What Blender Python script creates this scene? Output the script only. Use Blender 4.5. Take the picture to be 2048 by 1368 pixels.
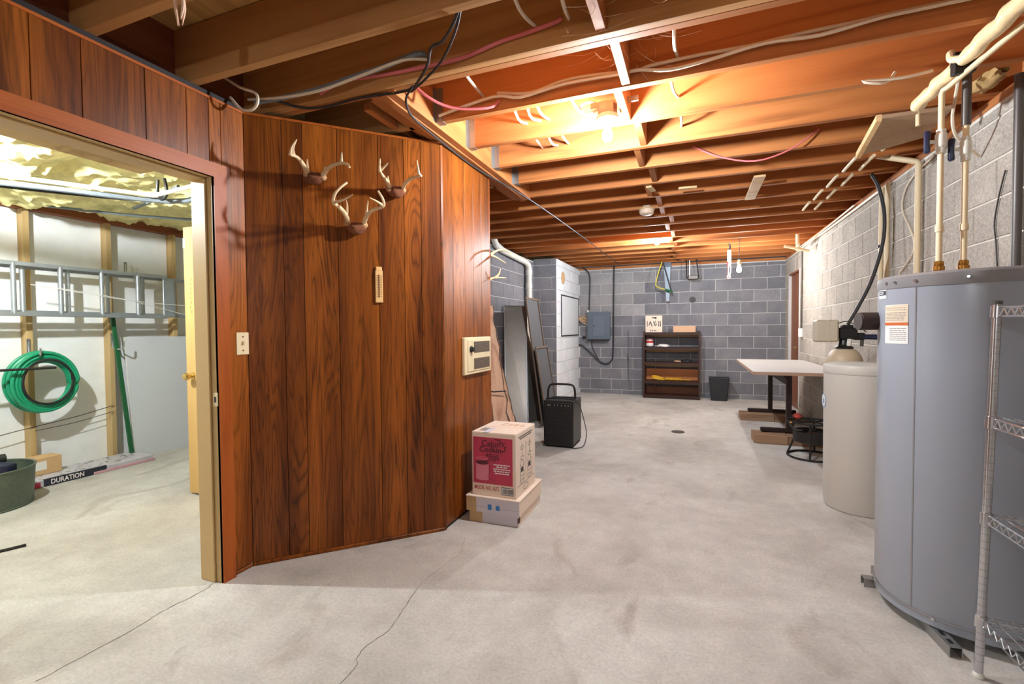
import bpy, bmesh, math, random
from mathutils import Vector, Matrix, noise
random.seed(11)
for o in list(bpy.data.objects): bpy.data.objects.remove(o)
SC = bpy.context.scene
COL = SC.collection
PI = math.pi

# ------------------------------------------------------------------ camera
def make_camera():
    yaw, pitch, roll, F = 0.370, -0.0282, -0.00766, 937.0
    f = Vector((-math.sin(yaw)*math.cos(pitch), math.cos(yaw)*math.cos(pitch), math.sin(pitch)))
    r = Vector((math.cos(yaw), math.sin(yaw), 0)); u = r.cross(f)
    r2 = r*math.cos(roll)+u*math.sin(roll); u2 = u*math.cos(roll)-r*math.sin(roll)
    cd = bpy.data.cameras.new('camera'); cd.sensor_width = 36; cd.lens = 36*F/2048
    cd.clip_start = .05; cd.clip_end = 100
    co = bpy.data.objects.new('camera', cd); COL.objects.link(co)
    m = Matrix((r2, u2, -f)).transposed().to_4x4(); m.translation = (0, 0, 1.235)
    co.matrix_world = m
    SC.camera = co
make_camera()

# ------------------------------------------------------------------ world, exposure, lamp powers
w = bpy.data.worlds.new('world'); SC.world = w; w.use_nodes = True
w.node_tree.nodes['Background'].inputs[0].default_value = (.9, .93, 1, 1)
w.node_tree.nodes['Background'].inputs[1].default_value = 0.05
SC.view_settings.view_transform = 'Standard'; SC.view_settings.look = 'None'
SC.view_settings.gamma = 1; SC.view_settings.use_curve_mapping = False
SC.view_settings.exposure = 0.30
P_NEAR, P_MID, P_PEND, P_STORE, P_REAR_FILL = 78, 82, 40, 172, 25   # watts of the five bulbs, the rear one an added fill
C_WARM, C_PEND, C_STORE = (.86, .96, 1.04), (.95, .95, .92), (.90, .98, 1.02)

# ------------------------------------------------------------------ node helpers
def rgb(r, g, b):
    return tuple(((c/255)/12.92 if c/255 <= .04045 else ((c/255+.055)/1.055)**2.4) for c in (r, g, b))
class NT:
    def __init__(s, name):
        s.m = bpy.data.materials.new(name); s.m.use_nodes = True
        s.t = s.m.node_tree; s.b = s.t.nodes['Principled BSDF']
    def n(s, typ, ins=None, **props):
        x = s.t.nodes.new(typ)
        for k, v in props.items(): setattr(x, k, v)
        for k, v in (ins or {}).items():
            if hasattr(v, 'is_output') or isinstance(v, bpy.types.NodeSocket): s.t.links.new(v, x.inputs[k])
            else: x.inputs[k].default_value = v
        return x
    def math(s, op, a, b=0.0, c=0.0, clamp=False):
        x = s.n('ShaderNodeMath', {0: a, 1: b, 2: c}, operation=op); x.use_clamp = clamp; return x.outputs[0]
    def coords(s, rnd=20.0):
        tc = s.n('ShaderNodeTexCoord').outputs['Object']
        oi = s.n('ShaderNodeObjectInfo')
        s.rand = oi.outputs['Random']
        off = s.math('MULTIPLY', s.rand, rnd)
        cx = s.n('ShaderNodeCombineXYZ', {0: off, 1: off, 2: off}).outputs[0]
        return s.n('ShaderNodeVectorMath', {0: tc, 1: cx}, operation='ADD').outputs[0]
    def map(s, v, sc):
        return s.n('ShaderNodeMapping', {'Vector': v, 'Scale': sc}).outputs[0]
    def noise(s, v, scale, detail=4, rough=.55, dist=0):
        return s.n('ShaderNodeTexNoise', {'Vector': v, 'Scale': scale, 'Detail': detail, 'Roughness': rough, 'Distortion': dist}).outputs['Fac']
    def ramp(s, f, stops):
        x = s.n('ShaderNodeValToRGB', {0: f}); e = x.color_ramp.elements
        e[0].position, e[0].color = stops[0][0], (*stops[0][1], 1)
        e[1].position, e[1].color = stops[1][0], (*stops[1][1], 1)
        for p, c in stops[2:]:
            k = e.new(p); k.color = (*c, 1)
        return x.outputs[0]
    def scale(s, col, f):
        return s.n('ShaderNodeVectorMath', {0: col, 'Scale': f}, operation='SCALE').outputs[0]
    def mix(s, f, a, b, mode='MIX'):
        x = s.n('ShaderNodeMix', data_type='RGBA', blend_type=mode)
        for i, v in ((0, f), (6, a), (7, b)):
            if isinstance(v, bpy.types.NodeSocket): s.t.links.new(v, x.inputs[i])
            else: x.inputs[i].default_value = v if i == 0 else (*v, 1)
        return x.outputs[2]
    def done(s, col, rough=.5, metal=0, bump=None, bstr=.3, bdist=.002, spec=None, coat=0):
        def put(k, v):
            if isinstance(v, bpy.types.NodeSocket): s.t.links.new(v, s.b.inputs[k])
            elif isinstance(v, tuple): s.b.inputs[k].default_value = (*v[:3], 1)
            else: s.b.inputs[k].default_value = v
        put('Base Color', col); put('Roughness', rough); put('Metallic', metal)
        if spec is not None: put('Specular IOR Level', spec)
        if coat: put('Coat Weight', coat); put('Coat Roughness', .2)
        if bump is not None:
            bn = s.n('ShaderNodeBump', {'Height': bump, 'Strength': bstr, 'Distance': bdist})
            s.t.links.new(bn.outputs[0], s.b.inputs['Normal'])
        return s.m

def plain(name, c, rough=.5, metal=0, var=.10, sc=6, rand=.08, bump=0, bsc=80, spec=None, coat=0):
    t = NT(name); v = t.coords()
    n = t.noise(v, sc, 5)
    f = t.math('MULTIPLY_ADD', n, var*2, 1-var)
    f = t.math('ADD', f, t.math('MULTIPLY_ADD', t.rand, rand*2, -rand))
    col = t.scale(c, f)
    b = t.noise(v, bsc, 3) if bump else None
    return t.done(col, rough, metal, b, bump, .003, spec, coat)

def wood(name, dark, mid, light, axis='z', across=9, along=.9, rings=9, rough=.55, spec=.5, contrast=1, rand=.12, pores=.35, coat=0, hue=None):
    t = NT(name); v = t.coords()
    sc = [across]*3; sc['xyz'.index(axis)] = along
    m = t.map(v, tuple(sc))
    n1 = t.noise(m, .55, 3, .5, .6)
    r = t.math('SINE', t.math('MULTIPLY', n1, rings*2*PI))
    r = t.math('MULTIPLY_ADD', r, .5, .5)
    r = t.math('POWER', r, .6)
    sc2 = [across*14]*3; sc2['xyz'.index(axis)] = along*3
    fine = t.noise(t.map(v, tuple(sc2)), 1, 4, .65)
    big = t.noise(m, .35, 2)
    k = t.math('MULTIPLY_ADD', t.math('SUBTRACT', r, .5), .45*contrast, .5)
    k = t.math('ADD', k, t.math('MULTIPLY_ADD', fine, pores*2, -pores))
    k = t.math('ADD', k, t.math('MULTIPLY_ADD', big, .9*contrast, -.45*contrast), clamp=True)
    col = t.ramp(k, [(.08, dark), (.95, light), (.5, mid)])
    col = t.scale(col, t.math('MULTIPLY_ADD', t.rand, rand*2, 1-rand))
    return t.done(col, rough, 0, fine, .25, .001, spec, coat)

def panel_wood(name, lo, hi, line=.5, axis='z', rough=.36):
    t = NT(name); v = t.coords(50); ax = 'xyz'.index(axis)
    def st(a, b):
        s = [a]*3; s[ax] = b; return t.map(v, tuple(s))
    n1 = t.noise(st(7, .55), 1, 3, .5, .8)
    l = t.math('POWER', t.math('MULTIPLY_ADD', t.math('SINE', t.math('MULTIPLY', n1, 2*PI*15)), .5, .5), .3)
    patch_ = t.noise(st(5, .7), 1.3, 3, .55, .5)
    fine = t.noise(st(210, 5), 1, 3, .7)
    big = t.noise(st(6, .35), 1, 3)
    col = t.mix(t.ramp(big, [(.35, (0, 0, 0)), (.66, (1, 1, 1))]), lo, hi)
    amt = t.math('MULTIPLY', t.math('SUBTRACT', 1.0, l), t.math('MULTIPLY_ADD', patch_, 1.6, -.25, True))
    f = t.math('SUBTRACT', 1.0, t.math('MULTIPLY', amt, line*1.6), 0, True)
    f = t.math('MULTIPLY', f, t.math('MULTIPLY_ADD', fine, 1.3, .35))
    dk = t.ramp(patch_, [(.60, (1, 1, 1)), (.78, (.45, .38, .34))])
    col = t.mix(1.0, t.scale(col, t.math('MULTIPLY', f, t.math('MULTIPLY_ADD', t.rand, .24, .88))), dk, 'MULTIPLY')
    return t.done(col, rough, 0, fine, .2, .001, .26)
def block_mat(name, c, c2, rand=.13, speck=.5, bump=.6):
    t = NT(name); v = t.coords(60)
    n = t.noise(v, 3.0, 4); f = t.noise(v, 110, 3, .8); g = t.noise(v, 45, 4, .7)
    col = t.mix(t.ramp(n, [(.35, (0, 0, 0)), (.7, (1, 1, 1))]), c, c2)
    s = t.math('ADD', t.math('MULTIPLY_ADD', f, speck*1.6, 1-speck*.8), t.math('MULTIPLY_ADD', g, speck, -speck*.5))
    s = t.math('ADD', s, t.math('MULTIPLY_ADD', t.rand, rand*2, -rand))
    return t.done(t.scale(col, s), .9, 0, t.math('ADD', f, g), bump, .004, .25)

def emit(name, c, strength):
    t = NT(name)
    t.b.inputs['Base Color'].default_value = (*c, 1)
    t.b.inputs['Emission Color'].default_value = (*c, 1)
    t.b.inputs['Emission Strength'].default_value = strength
    return t.m

def concrete(name):
    t = NT(name); v = t.n('ShaderNodeTexCoord').outputs['Object']
    a = t.noise(v, 1.1, 6, .6, .4); b = t.noise(v, 7, 6, .65); f = t.noise(v, 70, 5, .85)
    st = t.noise(t.map(v, (1.6, .9, 1)), 1.7, 5, .6, 1.0)
    col = t.ramp(a, [(.3, rgb(176, 170, 162)), (.72, rgb(216, 212, 205)), (.5, rgb(200, 194, 186))])
    stain = t.ramp(st, [(.58, (0, 0, 0)), (.72, (1, 1, 1))])
    col = t.mix(t.math('MULTIPLY', stain, .55), col, rgb(150, 138, 127))
    col = t.scale(col, t.math('ADD', t.math('MULTIPLY_ADD', b, .5, .75), t.math('MULTIPLY_ADD', f, 1.0, -.5)))
    return t.done(col, t.math('MULTIPLY_ADD', b, .2, .62), 0, t.math('ADD', b, t.math('MULTIPLY', f, .5)), .25, .003, .35)

MT = {}
def mats():
    M = MT
    M['floor'] = concrete('concrete_floor')
    M['block'] = block_mat('grey_block', rgb(120, 119, 125), rgb(138, 135, 138))
    M['block_pale'] = block_mat('pale_block', rgb(162, 152, 142), rgb(180, 169, 157), .06, .95)
    M['block_lit'] = block_mat('lit_side_block', rgb(238, 239, 241), rgb(226, 227, 230), .04, .2)  # lamp light on the pier side put into a near white colour
    M['block_mid'] = block_mat('lighter_grey_block', rgb(146, 143, 144), rgb(160, 156, 155))
    M['mortar'] = block_mat('mortar', rgb(196, 192, 190), rgb(208, 204, 200), 0, .2, .3)
    M['mortar_pale'] = block_mat('mortar_pale', rgb(214, 206, 192), rgb(224, 216, 202), 0, .2, .3)
    M['white_wall'] = plain('white_concrete', rgb(240, 239, 236), .9, var=.09, sc=9, bump=.3, bsc=40)
    M['panel'] = panel_wood('panel_wood', rgb(104, 50, 12), rgb(160, 86, 25), .62)
    M['groove'] = plain('groove_dark', rgb(30, 14, 7), .6)
    M['casing'] = wood('casing_wood', rgb(116, 52, 14), rgb(166, 82, 28), rgb(184, 98, 38), 'z', 12, 1.2, 4, .42, .28, .6)
    M['casing_y'] = wood('casing_wood_y', rgb(116, 52, 14), rgb(166, 82, 28), rgb(184, 98, 38), 'y', 12, 1.2, 4, .42, .28, .6)
    M['jamb'] = plain('jamb_varnish', rgb(198, 164, 112), .42, var=.1, sc=4)
    M['joist'] = wood('joist_wood', rgb(122, 68, 33), rgb(176, 106, 55), rgb(198, 131, 76), 'x', 7, .6, 5, .7, .3, .7, .14, .18)
    M['joist_y'] = wood('joist_wood_y', rgb(122, 68, 33), rgb(176, 106, 55), rgb(198, 131, 76), 'y', 7, .6, 5, .7, .3, .7, .14, .18)
    M['joist_brightened'] = wood('joist_brightened', rgb(132, 86, 46), rgb(184, 128, 74), rgb(204, 152, 96), 'x', 7, .6, 5, .7, .3, .7, .12, .18)  # copy of the joist wood, lightened in colour where lamp light is weak
    M['ply'] = wood('plywood', rgb(150, 104, 52), rgb(196, 150, 88), rgb(216, 176, 112), 'y', 5, .5, 6, .75, .3, .7, .1, .2)
    M['stud'] = wood('stud_wood', rgb(150, 118, 72), rgb(196, 164, 112), rgb(216, 188, 138), 'z', 8, .7, 4, .7, .3, .7, .1, .2)
    M['plate'] = wood('plate_wood', rgb(80, 40, 22), rgb(128, 70, 42), rgb(150, 90, 58), 'y', 8, .7, 4, .7, .3, .7)
    M['pine'] = wood('pine', rgb(176, 130, 84), rgb(214, 174, 124), rgb(228, 194, 150), 'x', 8, .7, 4, .65, .3, .6)
    M['lumber'] = wood('rough_lumber', rgb(110, 82, 60), rgb(160, 126, 98), rgb(184, 154, 126), 'x', 8, .8, 4, .8, .2, .7)
    M['slab'] = wood('slab_wood', rgb(150, 108, 82), rgb(212, 168, 138), rgb(230, 194, 166), 'z', 8, .7, 5, .75, .3, .8)
    M['bark'] = plain('bark', rgb(92, 66, 52), .95, var=.5, sc=30, bump=.9, bsc=60)
    M['doorbrown'] = wood('door_brown', rgb(84, 44, 22), rgb(128, 72, 38), rgb(144, 84, 46), 'z', 8, .5, 4, .45, .4, .4, .02, .15)
    M['doorpale'] = wood('door_pale', rgb(176, 132, 70), rgb(206, 164, 100), rgb(220, 184, 124), 'z', 6, .5, 3, .5, .4, .5, .02, .15)
    M['bookcase'] = wood('bookcase_wood', rgb(30, 16, 12), rgb(58, 34, 26), rgb(74, 46, 36), 'x', 8, .7, 3, .5, .4, .5)
    M['board_orange'] = wood('board_orange', rgb(150, 84, 44), rgb(190, 118, 70), rgb(206, 136, 86), 'x', 5, .5, 3, .6, .3, .4)
    M['tank'] = plain('tank_enamel', rgb(158, 162, 172), .30, var=.03, sc=2, rand=0, spec=.55, coat=.25)
    M['tank_rim'] = plain('tank_rim', rgb(140, 136, 136), .32, var=.03, rand=0, spec=.55)
    M['brine'] = plain('brine_plastic', rgb(206, 200, 190), .45, var=.04, sc=2, rand=0)
    M['resin'] = plain('resin_tank', rgb(190, 170, 142), .5, var=.2, sc=14)
    M['beige'] = plain('beige_plastic', rgb(196, 184, 160), .5, var=.04)
    M['heater_beige'] = plain('vent_enamel', rgb(226, 204, 164), .45, var=.05)
    M['ivory'] = plain('ivory_plastic', rgb(232, 210, 168), .4, var=.03)
    M['black'] = plain('black_plastic', rgb(24, 22, 22), .42, var=.15)
    M['black_matte'] = plain('black_iron', rgb(34, 29, 27), .65, var=.3, sc=25)
    M['rubber'] = plain('black_rubber', rgb(30, 28, 28), .7, var=.1)
    M['navy'] = plain('navy_plastic', rgb(26, 32, 62), .4, var=.1)
    M['brown_foam'] = plain('brown_sleeve', rgb(56, 34, 24), .6, var=.15)
    M['chrome'] = plain('chrome_wire', rgb(206, 206, 210), .22, .95, var=.05, rand=.02)
    M['steel'] = plain('galvanised_steel', rgb(168, 168, 166), .38, .85, var=.18, sc=10)
    M['galv'] = plain('zinc_sheet', rgb(150, 144, 136), .42, .7, var=.2, sc=5)
    M['zinc_dull'] = plain('zinc_tub', rgb(98, 110, 98), .5, .45, var=.35, sc=40)
    M['alu'] = plain('aluminium', rgb(186, 192, 196), .38, .7, var=.10, sc=20)
    M['brass'] = plain('brass', rgb(176, 122, 54), .32, .85, var=.15)
    M['knob_brass'] = plain('knob_brass', rgb(214, 182, 112), .25, .9)
    M['cpvc'] = plain('cream_pipe', rgb(226, 202, 162), .45, var=.07)
    M['pvc'] = plain('white_pipe', rgb(232, 228, 216), .4, var=.05)
    M['conduit'] = plain('grey_conduit', rgb(96, 90, 86), .45, .5, var=.15)
    M['wrap'] = plain('pipe_wrap', rgb(230, 200, 152), .3, var=.15, sc=30, bump=.6, bsc=35)
    M['white_cable'] = plain('white_cable', rgb(224, 206, 182), .5, var=.06)
    M['pink_cable'] = plain('pink_cable', rgb(214, 110, 112), .5, var=.06)
    M['grey_cable'] = plain('grey_cable', rgb(120, 128, 134), .5, var=.06)
    M['black_cable'] = plain('black_cable', rgb(38, 34, 34), .5, var=.06)
    M['orange_cable'] = plain('orange_cable', rgb(206, 150, 80), .5)
    M['porcelain'] = plain('porcelain', rgb(240, 238, 232), .25, var=.02)
    M['box_metal'] = plain('junction_metal', rgb(160, 140, 126), .5, .4, var=.15)
    M['antler'] = plain('antler_bone', rgb(222, 190, 148), .5, var=.25, sc=26, bump=.4, bsc=90)
    M['antler_tip'] = plain('antler_dark', rgb(176, 130, 88), .5, var=.25, sc=26)
    M['skull'] = plain('skull_hide', rgb(118, 66, 38), .9, var=.45, sc=30, bump=.9, bsc=60)
    M['card'] = plain('cardboard', rgb(204, 166, 120), .8, var=.05)
    M['card_tan'] = plain('cardboard_tan', rgb(214, 170, 134), .8, var=.05)
    M['card_pale'] = plain('cardboard_pale', rgb(238, 216, 196), .75, var=.05)
    M['card_white'] = plain('white_card', rgb(214, 206, 214), .6, var=.05)
    M['red_print'] = plain('red_print', rgb(196, 54, 86), .4, var=.16, sc=7)
    M['maroon'] = plain('maroon_print', rgb(92, 24, 40), .5)
    M['red_ink'] = plain('red_ink', rgb(178, 58, 44), .6)
    M['pink_ink'] = plain('pink_print', rgb(226, 130, 150), .45)
    M['dark_ink'] = plain('dark_ink', rgb(60, 52, 52), .6)
    M['white_ink'] = plain('white_ink', rgb(240, 232, 230), .6, var=.02)
    M['grey_ink'] = plain('grey_ink', rgb(150, 144, 138), .6)
    M['paper'] = plain('paper_label', rgb(236, 232, 226), .5, var=.03)
    M['paper_tan'] = plain('paper_tan', rgb(222, 202, 176), .5, var=.05)
    M['orange_ink'] = plain('orange_ink', rgb(206, 104, 50), .5)
    M['blue_tape'] = plain('blue_tape', rgb(52, 122, 186), .6)
    M['blue_ink'] = plain('blue_ink', rgb(120, 168, 206), .4)
    M['navy_print'] = plain('navy_print', rgb(38, 40, 56), .5)
    M['shingle_wrap'] = plain('shingle_wrap', rgb(206, 200, 206), .4, var=.22, sc=22)
    M['pink_wrap'] = plain('pink_wrap', rgb(204, 160, 170), .4, var=.2, sc=22)
    M['insul'] = plain('fibreglass', rgb(250, 238, 172), .98, var=.4, sc=14, rand=0, bump=1, bsc=40, spec=.05)
    M['insul_paper'] = plain('kraft_paper', rgb(184, 148, 96), .8, var=.3, sc=30)
    M['hose_green'] = plain('green_hose', rgb(28, 146, 104), .35, var=.12)
    M['green'] = plain('green_paint', rgb(30, 96, 56), .5, var=.15)
    M['drywall'] = plain('drywall', rgb(212, 214, 216), .85, var=.05, sc=3)
    M['breaker'] = plain('breaker_grey', rgb(96, 106, 118), .45, var=.06)
    M['white_board'] = plain('white_board', rgb(226, 228, 230), .45, var=.04)
    M['table_top'] = plain('table_laminate', rgb(200, 196, 192), .4, var=.06, sc=4)
    M['table_edge'] = plain('table_edge', rgb(196, 160, 138), .5)
    M['brown_steel'] = plain('brown_steel', rgb(44, 28, 24), .5, var=.15)
    M['bin'] = plain('bin_plastic', rgb(38, 39, 42), .5, var=.08)
    M['yellow'] = plain('yellow_cord', rgb(236, 190, 40), .5)
    M['saw_blade'] = plain('saw_blade', rgb(140, 150, 160), .55, .4, var=.2)
    M['saw_yellow'] = plain('saw_yellow', rgb(206, 190, 80), .45)
    M['red'] = plain('red_plastic', rgb(200, 70, 62), .45)
    M['screen'] = plain('screen_mesh', rgb(98, 98, 100), .7, .2, var=.14, sc=4)
    M['frame_tan'] = plain('screen_frame', rgb(128, 108, 92), .5, .3)
    M['detector'] = plain('detector_plastic', rgb(226, 200, 174), .5)
    M['vent_dark'] = plain('vent_dark', rgb(78, 66, 54), .6, .3)
    M['thermo'] = plain('thermo_board', rgb(232, 184, 120), .45, var=.06)
    M['crack'] = plain('crack_dark', rgb(112, 104, 97), .95)
    M['rust'] = plain('rust_stain', rgb(106, 56, 34), .8, var=.3)
    M['web'] = plain('dusty_web', rgb(214, 178, 150), .95)
    M['soot'] = plain('soot', rgb(84, 80, 80), .95)
    def bulb_m(n, c, P, r):
        M[n] = emit(n, c, P/(PI*4*PI*r*r))
    bulb_m('bulb_near', C_WARM, P_NEAR, .026); bulb_m('bulb_mid', C_WARM, P_MID, .03); bulb_m('bulb_pend', C_PEND, P_PEND, .03)
    bulb_m('bulb_store', C_STORE, P_STORE, .035); bulb_m('bulb_rear_fill', C_WARM, P_REAR_FILL, .03)
mats()

# ------------------------------------------------------------------ mesh helpers
def box(bm, x0, x1, y0, y1, z0, z1, bev=0.0, M=None):
    g = bmesh.ops.create_cube(bm, size=1)
    vs = g['verts']
    for v in vs:
        v.co = Vector(((x0+x1)/2+v.co.x*(x1-x0), (y0+y1)/2+v.co.y*(y1-y0), (z0+z1)/2+v.co.z*(z1-z0)))
    if M is not None:
        for v in vs: v.co = M @ v.co
    if bev > 0:
        es = list({e for v in vs for e in v.link_edges})
        bmesh.ops.bevel(bm, geom=es, offset=bev, segments=1, affect='EDGES', clamp_overlap=True)
    return bm
def B(x0, x1, y0, y1, z0, z1, bev=0.0, M=None):
    return box(bmesh.new(), x0, x1, y0, y1, z0, z1, bev, M)
def frame_for(d):
    d = d.normalized(); a = Vector((0, 0, 1)) if abs(d.z) < .95 else Vector((1, 0, 0))
    u = d.cross(a).normalized(); return u, u.cross(d).normalized()
def tube(bm, pts, r, n=8, closed=False, cap=True):
    P = [Vector(p) for p in pts]; k = len(P)
    R = r if isinstance(r, (list, tuple)) else [r]*k
    rings = []; u = None
    for i in range(k):
        if closed: d = P[(i+1) % k]-P[i-1]
        else: d = P[min(i+1, k-1)]-P[max(i-1, 0)]
        if d.length < 1e-9: d = Vector((0, 0, 1))
        d.normalize()
        if u is None: u, v = frame_for(d)
        else:
            u = (u-d*u.dot(d))
            if u.length < 1e-6: u, v = frame_for(d)
            u.normalize(); v = d.cross(u)
        v = d.cross(u)
        rings.append([bm.verts.new(P[i]+(u*math.cos(2*PI*j/n)+v*math.sin(2*PI*j/n))*R[i]) for j in range(n)])
    m = k if closed else k-1
    for i in range(m):
        a, b = rings[i], rings[(i+1) % k]
        for j in range(n):
            try: bm.faces.new((a[j], a[(j+1) % n], b[(j+1) % n], b[j]))
            except ValueError: pass
    if cap and not closed:
        bm.faces.new(rings[0][::-1]); bm.faces.new(rings[-1])
    return bm
def cyl(bm, p0, p1, r0, r1=None, n=16):
    return tube(bm, [p0, p1], [r0, r0 if r1 is None else r1], n)
def smooth(pts, sub=5, closed=False):
    P = [Vector(p) for p in pts]; k = len(P); out = []
    rng = range(k if closed else k-1)
    for i in rng:
        if closed: a, b, c, d = P[i-1], P[i], P[(i+1) % k], P[(i+2) % k]
        else: a, b, c, d = P[max(i-1, 0)], P[i], P[i+1], P[min(i+2, k-1)]
        for j in range(sub):
            t = j/sub
            out.append(.5*((2*b)+(c-a)*t+(2*a-5*b+4*c-d)*t*t+(3*b-a-3*c+d)*t**3))
    if not closed: out.append(P[-1])
    return out
def lathe(bm, prof, n=32, c=(0, 0, 0), cap=True):
    rings = []
    for r, z in prof:
        if r < 1e-6: rings.append([bm.verts.new((c[0], c[1], c[2]+z))])
        else: rings.append([bm.verts.new((c[0]+r*math.cos(2*PI*j/n), c[1]+r*math.sin(2*PI*j/n), c[2]+z)) for j in range(n)])
    for a, b in zip(rings, rings[1:]):
        for j in range(n):
            if len(a) == 1 and len(b) == 1: continue
            if len(a) == 1: bm.faces.new((a[0], b[(j+1) % n], b[j]))
            elif len(b) == 1: bm.faces.new((a[j], a[(j+1) % n], b[0]))
            else: bm.faces.new((a[j], a[(j+1) % n], b[(j+1) % n], b[j]))
    if cap:
        if len(rings[0]) > 1: bm.faces.new(rings[0][::-1])
        if len(rings[-1]) > 1: bm.faces.new(rings[-1])
    return bm
def ring(bm, c, R, r, axis='z', n=32, m=8, sy=1.0):
    pts = []
    for i in range(n):
        a = 2*PI*i/n; p, q = R*math.cos(a), R*sy*math.sin(a)
        pts.append({'z': (c[0]+p, c[1]+q, c[2]), 'y': (c[0]+p, c[1], c[2]+q), 'x': (c[0], c[1]+p, c[2]+q)}[axis])
    return tube(bm, pts, r, m, closed=True)
def poly(bm, pts, vec):
    """extrude a planar polygon (3-D points) along vec"""
    v = Vector(vec); a = [bm.verts.new(Vector(p)) for p in pts]; b = [bm.verts.new(Vector(p)+v) for p in pts]
    bm.faces.new(a[::-1]); bm.faces.new(b)
    k = len(a)
    for i in range(k): bm.faces.new((a[i], a[(i+1) % k], b[(i+1) % k], b[i]))
    return bm
def finish(bm, name, sm=True, ang=35):
    bmesh.ops.recalc_face_normals(bm, faces=bm.faces)
    me = bpy.data.meshes.new(name); bm.to_mesh(me); bm.free()
    if sm:
        me.polygons.foreach_set('use_smooth', [True]*len(me.polygons))
        me.set_sharp_from_angle(angle=math.radians(ang))
    return me
def O(name, bm, mat, parent=None, loc=(0, 0, 0), rot=None, kind=None, label=None):
    me = bm if isinstance(bm, bpy.types.Mesh) else finish(bm, name)
    if len(me.materials) == 0: me.materials.append(MT[mat])
    o = bpy.data.objects.new(name, me); COL.objects.link(o)
    o.location = loc
    if rot is not None: o.rotation_euler = rot
    if parent is not None: o.parent = parent
    if kind: o['kind'] = kind
    if label: o['label'] = label
    return o
def thing(name, label, cat, loc=(0, 0, 0), rot=(0, 0, 0), group=None):
    o = bpy.data.objects.new(name, None); COL.objects.link(o); o.empty_display_size = .05
    o.location = loc; o.rotation_euler = rot if isinstance(rot, tuple) else (0, 0, rot)
    o['label'] = label; o['category'] = cat
    if group: o['group'] = group
    return o
def tag(o, label, cat, group=None):
    o['label'] = label; o['category'] = cat
    if group: o['group'] = group
    return o
def structure(o, label):
    o['kind'] = 'structure'; o['label'] = label; return o
def sroot(name, label):
    o = bpy.data.objects.new(name, None); COL.objects.link(o); o.empty_display_size = .05
    return structure(o, label)
def copy_tree(o, parent=None):
    c = o.copy(); COL.objects.link(c)
    if parent is not None: c.parent = parent
    for ch in list(o.children): copy_tree(ch, c)
    return c
def cable(name, label, pts, r, mat, cat='cable', group=None, sub=4, n=6):
    o0 = Vector(pts[0]); bm = tube(bmesh.new(), [p-o0 for p in smooth(pts, sub)], r, n)
    return tag(O(name, bm, mat, None, o0), label, cat, group)
def text(name, s, size, mat, parent, loc, rot, width=None, label=None, bold=0.0):
    cu = bpy.data.curves.new('t', 'FONT'); cu.body = s; cu.size = size; cu.align_x = 'CENTER'; cu.align_y = 'CENTER'
    cu.extrude = .0002; cu.offset = bold; cu.resolution_u = 3
    to = bpy.data.objects.new('t', cu); COL.objects.link(to)
    bpy.context.view_layer.update()
    me = bpy.data.meshes.new_from_object(to.evaluated_get(bpy.context.evaluated_depsgraph_get()))
    bpy.data.objects.remove(to); bpy.data.curves.remove(cu)
    if width:
        xs = [v.co.x for v in me.vertices]; k = width/(max(xs)-min(xs))
        for v in me.vertices: v.co.x *= k
    me.name = name; me.materials.clear()
    return O(name, me, mat, parent, loc, rot, label=label)
def stuff(o):
    o['kind'] = 'stuff'; return o
def scribble(bm, x0, x1, z, h, y, seed):
    """a printed line too small to read: word-length bars on the plane y"""
    rd = random.Random(seed); x = x0
    while x < x1-.004:
        wd = min(rd.uniform(.35, 1.0)*max(h*4.5, .006), x1-x)
        box(bm, x, x+wd, y-.0004, y+.0002, z-h/2, z+h/2); x += wd+h*.7
    return bm

# ------------------------------------------------------------------ the setting
XR, YB, HC = 1.407, 8.85, 2.38          # right block wall, back block wall, underside of the joists
XL, XD, XC = -2.45, -2.16, -2.06        # far left block wall, panelled door wall, pier face
XS = -5.30                               # storeroom outer wall
COURSE, BLK, Z1 = .198, .397, .083

floor = structure(O('floor', B(-5.7, 1.7, -2.9, 9.1, -.12, 0), 'floor'), 'pale grey bare concrete basement floor')
def ribbon(name, pts, wd, mat, parent, seed=1):
    rd = random.Random(seed); bm = bmesh.new()
    P = smooth(pts, 6); L = []
    for i, p in enumerate(P):
        d = (P[min(i+1, len(P)-1)]-P[max(i-1, 0)]).normalized(); nrm = Vector((-d.y, d.x, 0))
        p = p+nrm*rd.uniform(-.004, .004); ww = wd*rd.uniform(.45, 1.1)/2
        L.append((bm.verts.new((p.x+nrm.x*ww, p.y+nrm.y*ww, .0008)), bm.verts.new((p.x-nrm.x*ww, p.y-nrm.y*ww, .0008))))
    for a, b in zip(L, L[1:]): bm.faces.new((a[0], a[1], b[1], b[0]))
    return O(name, bm, mat, parent)
ribbon('crack', [(-1.224,1.872,0),(-1.209,1.791,0),(-1.182,1.681,0),(-1.167,1.572,0),(-1.189,1.473,0),(-1.180,1.401,0),(-1.152,1.356,0),(-1.151,1.271,0),(-1.17,1.0,0)], .0035, 'crack', floor, 2)
ribbon('crack', [(-1.261,2.455,0),(-1.202,2.278,0),(-1.212,2.156,0),(-1.232,1.964,0),(-1.224,1.872,0)], .002, 'crack', floor, 3)
ribbon('slab_joint', [(-2.19,1.575,0),(-2.172,1.497,0),(-2.183,1.346,0),(-2.166,1.198,0),(-2.165,.9,0)], .005, 'crack', floor, 4)
bm = bmesh.new(); ring(bm, (-.169, 5.841, .001), .07, .006, n=20, m=6); lathe(bm, [(.066, .0005), (.066, .0025)], 20, (-.169, 5.841, 0))
O('floor_drain', bm, 'conduit', floor)

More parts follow.
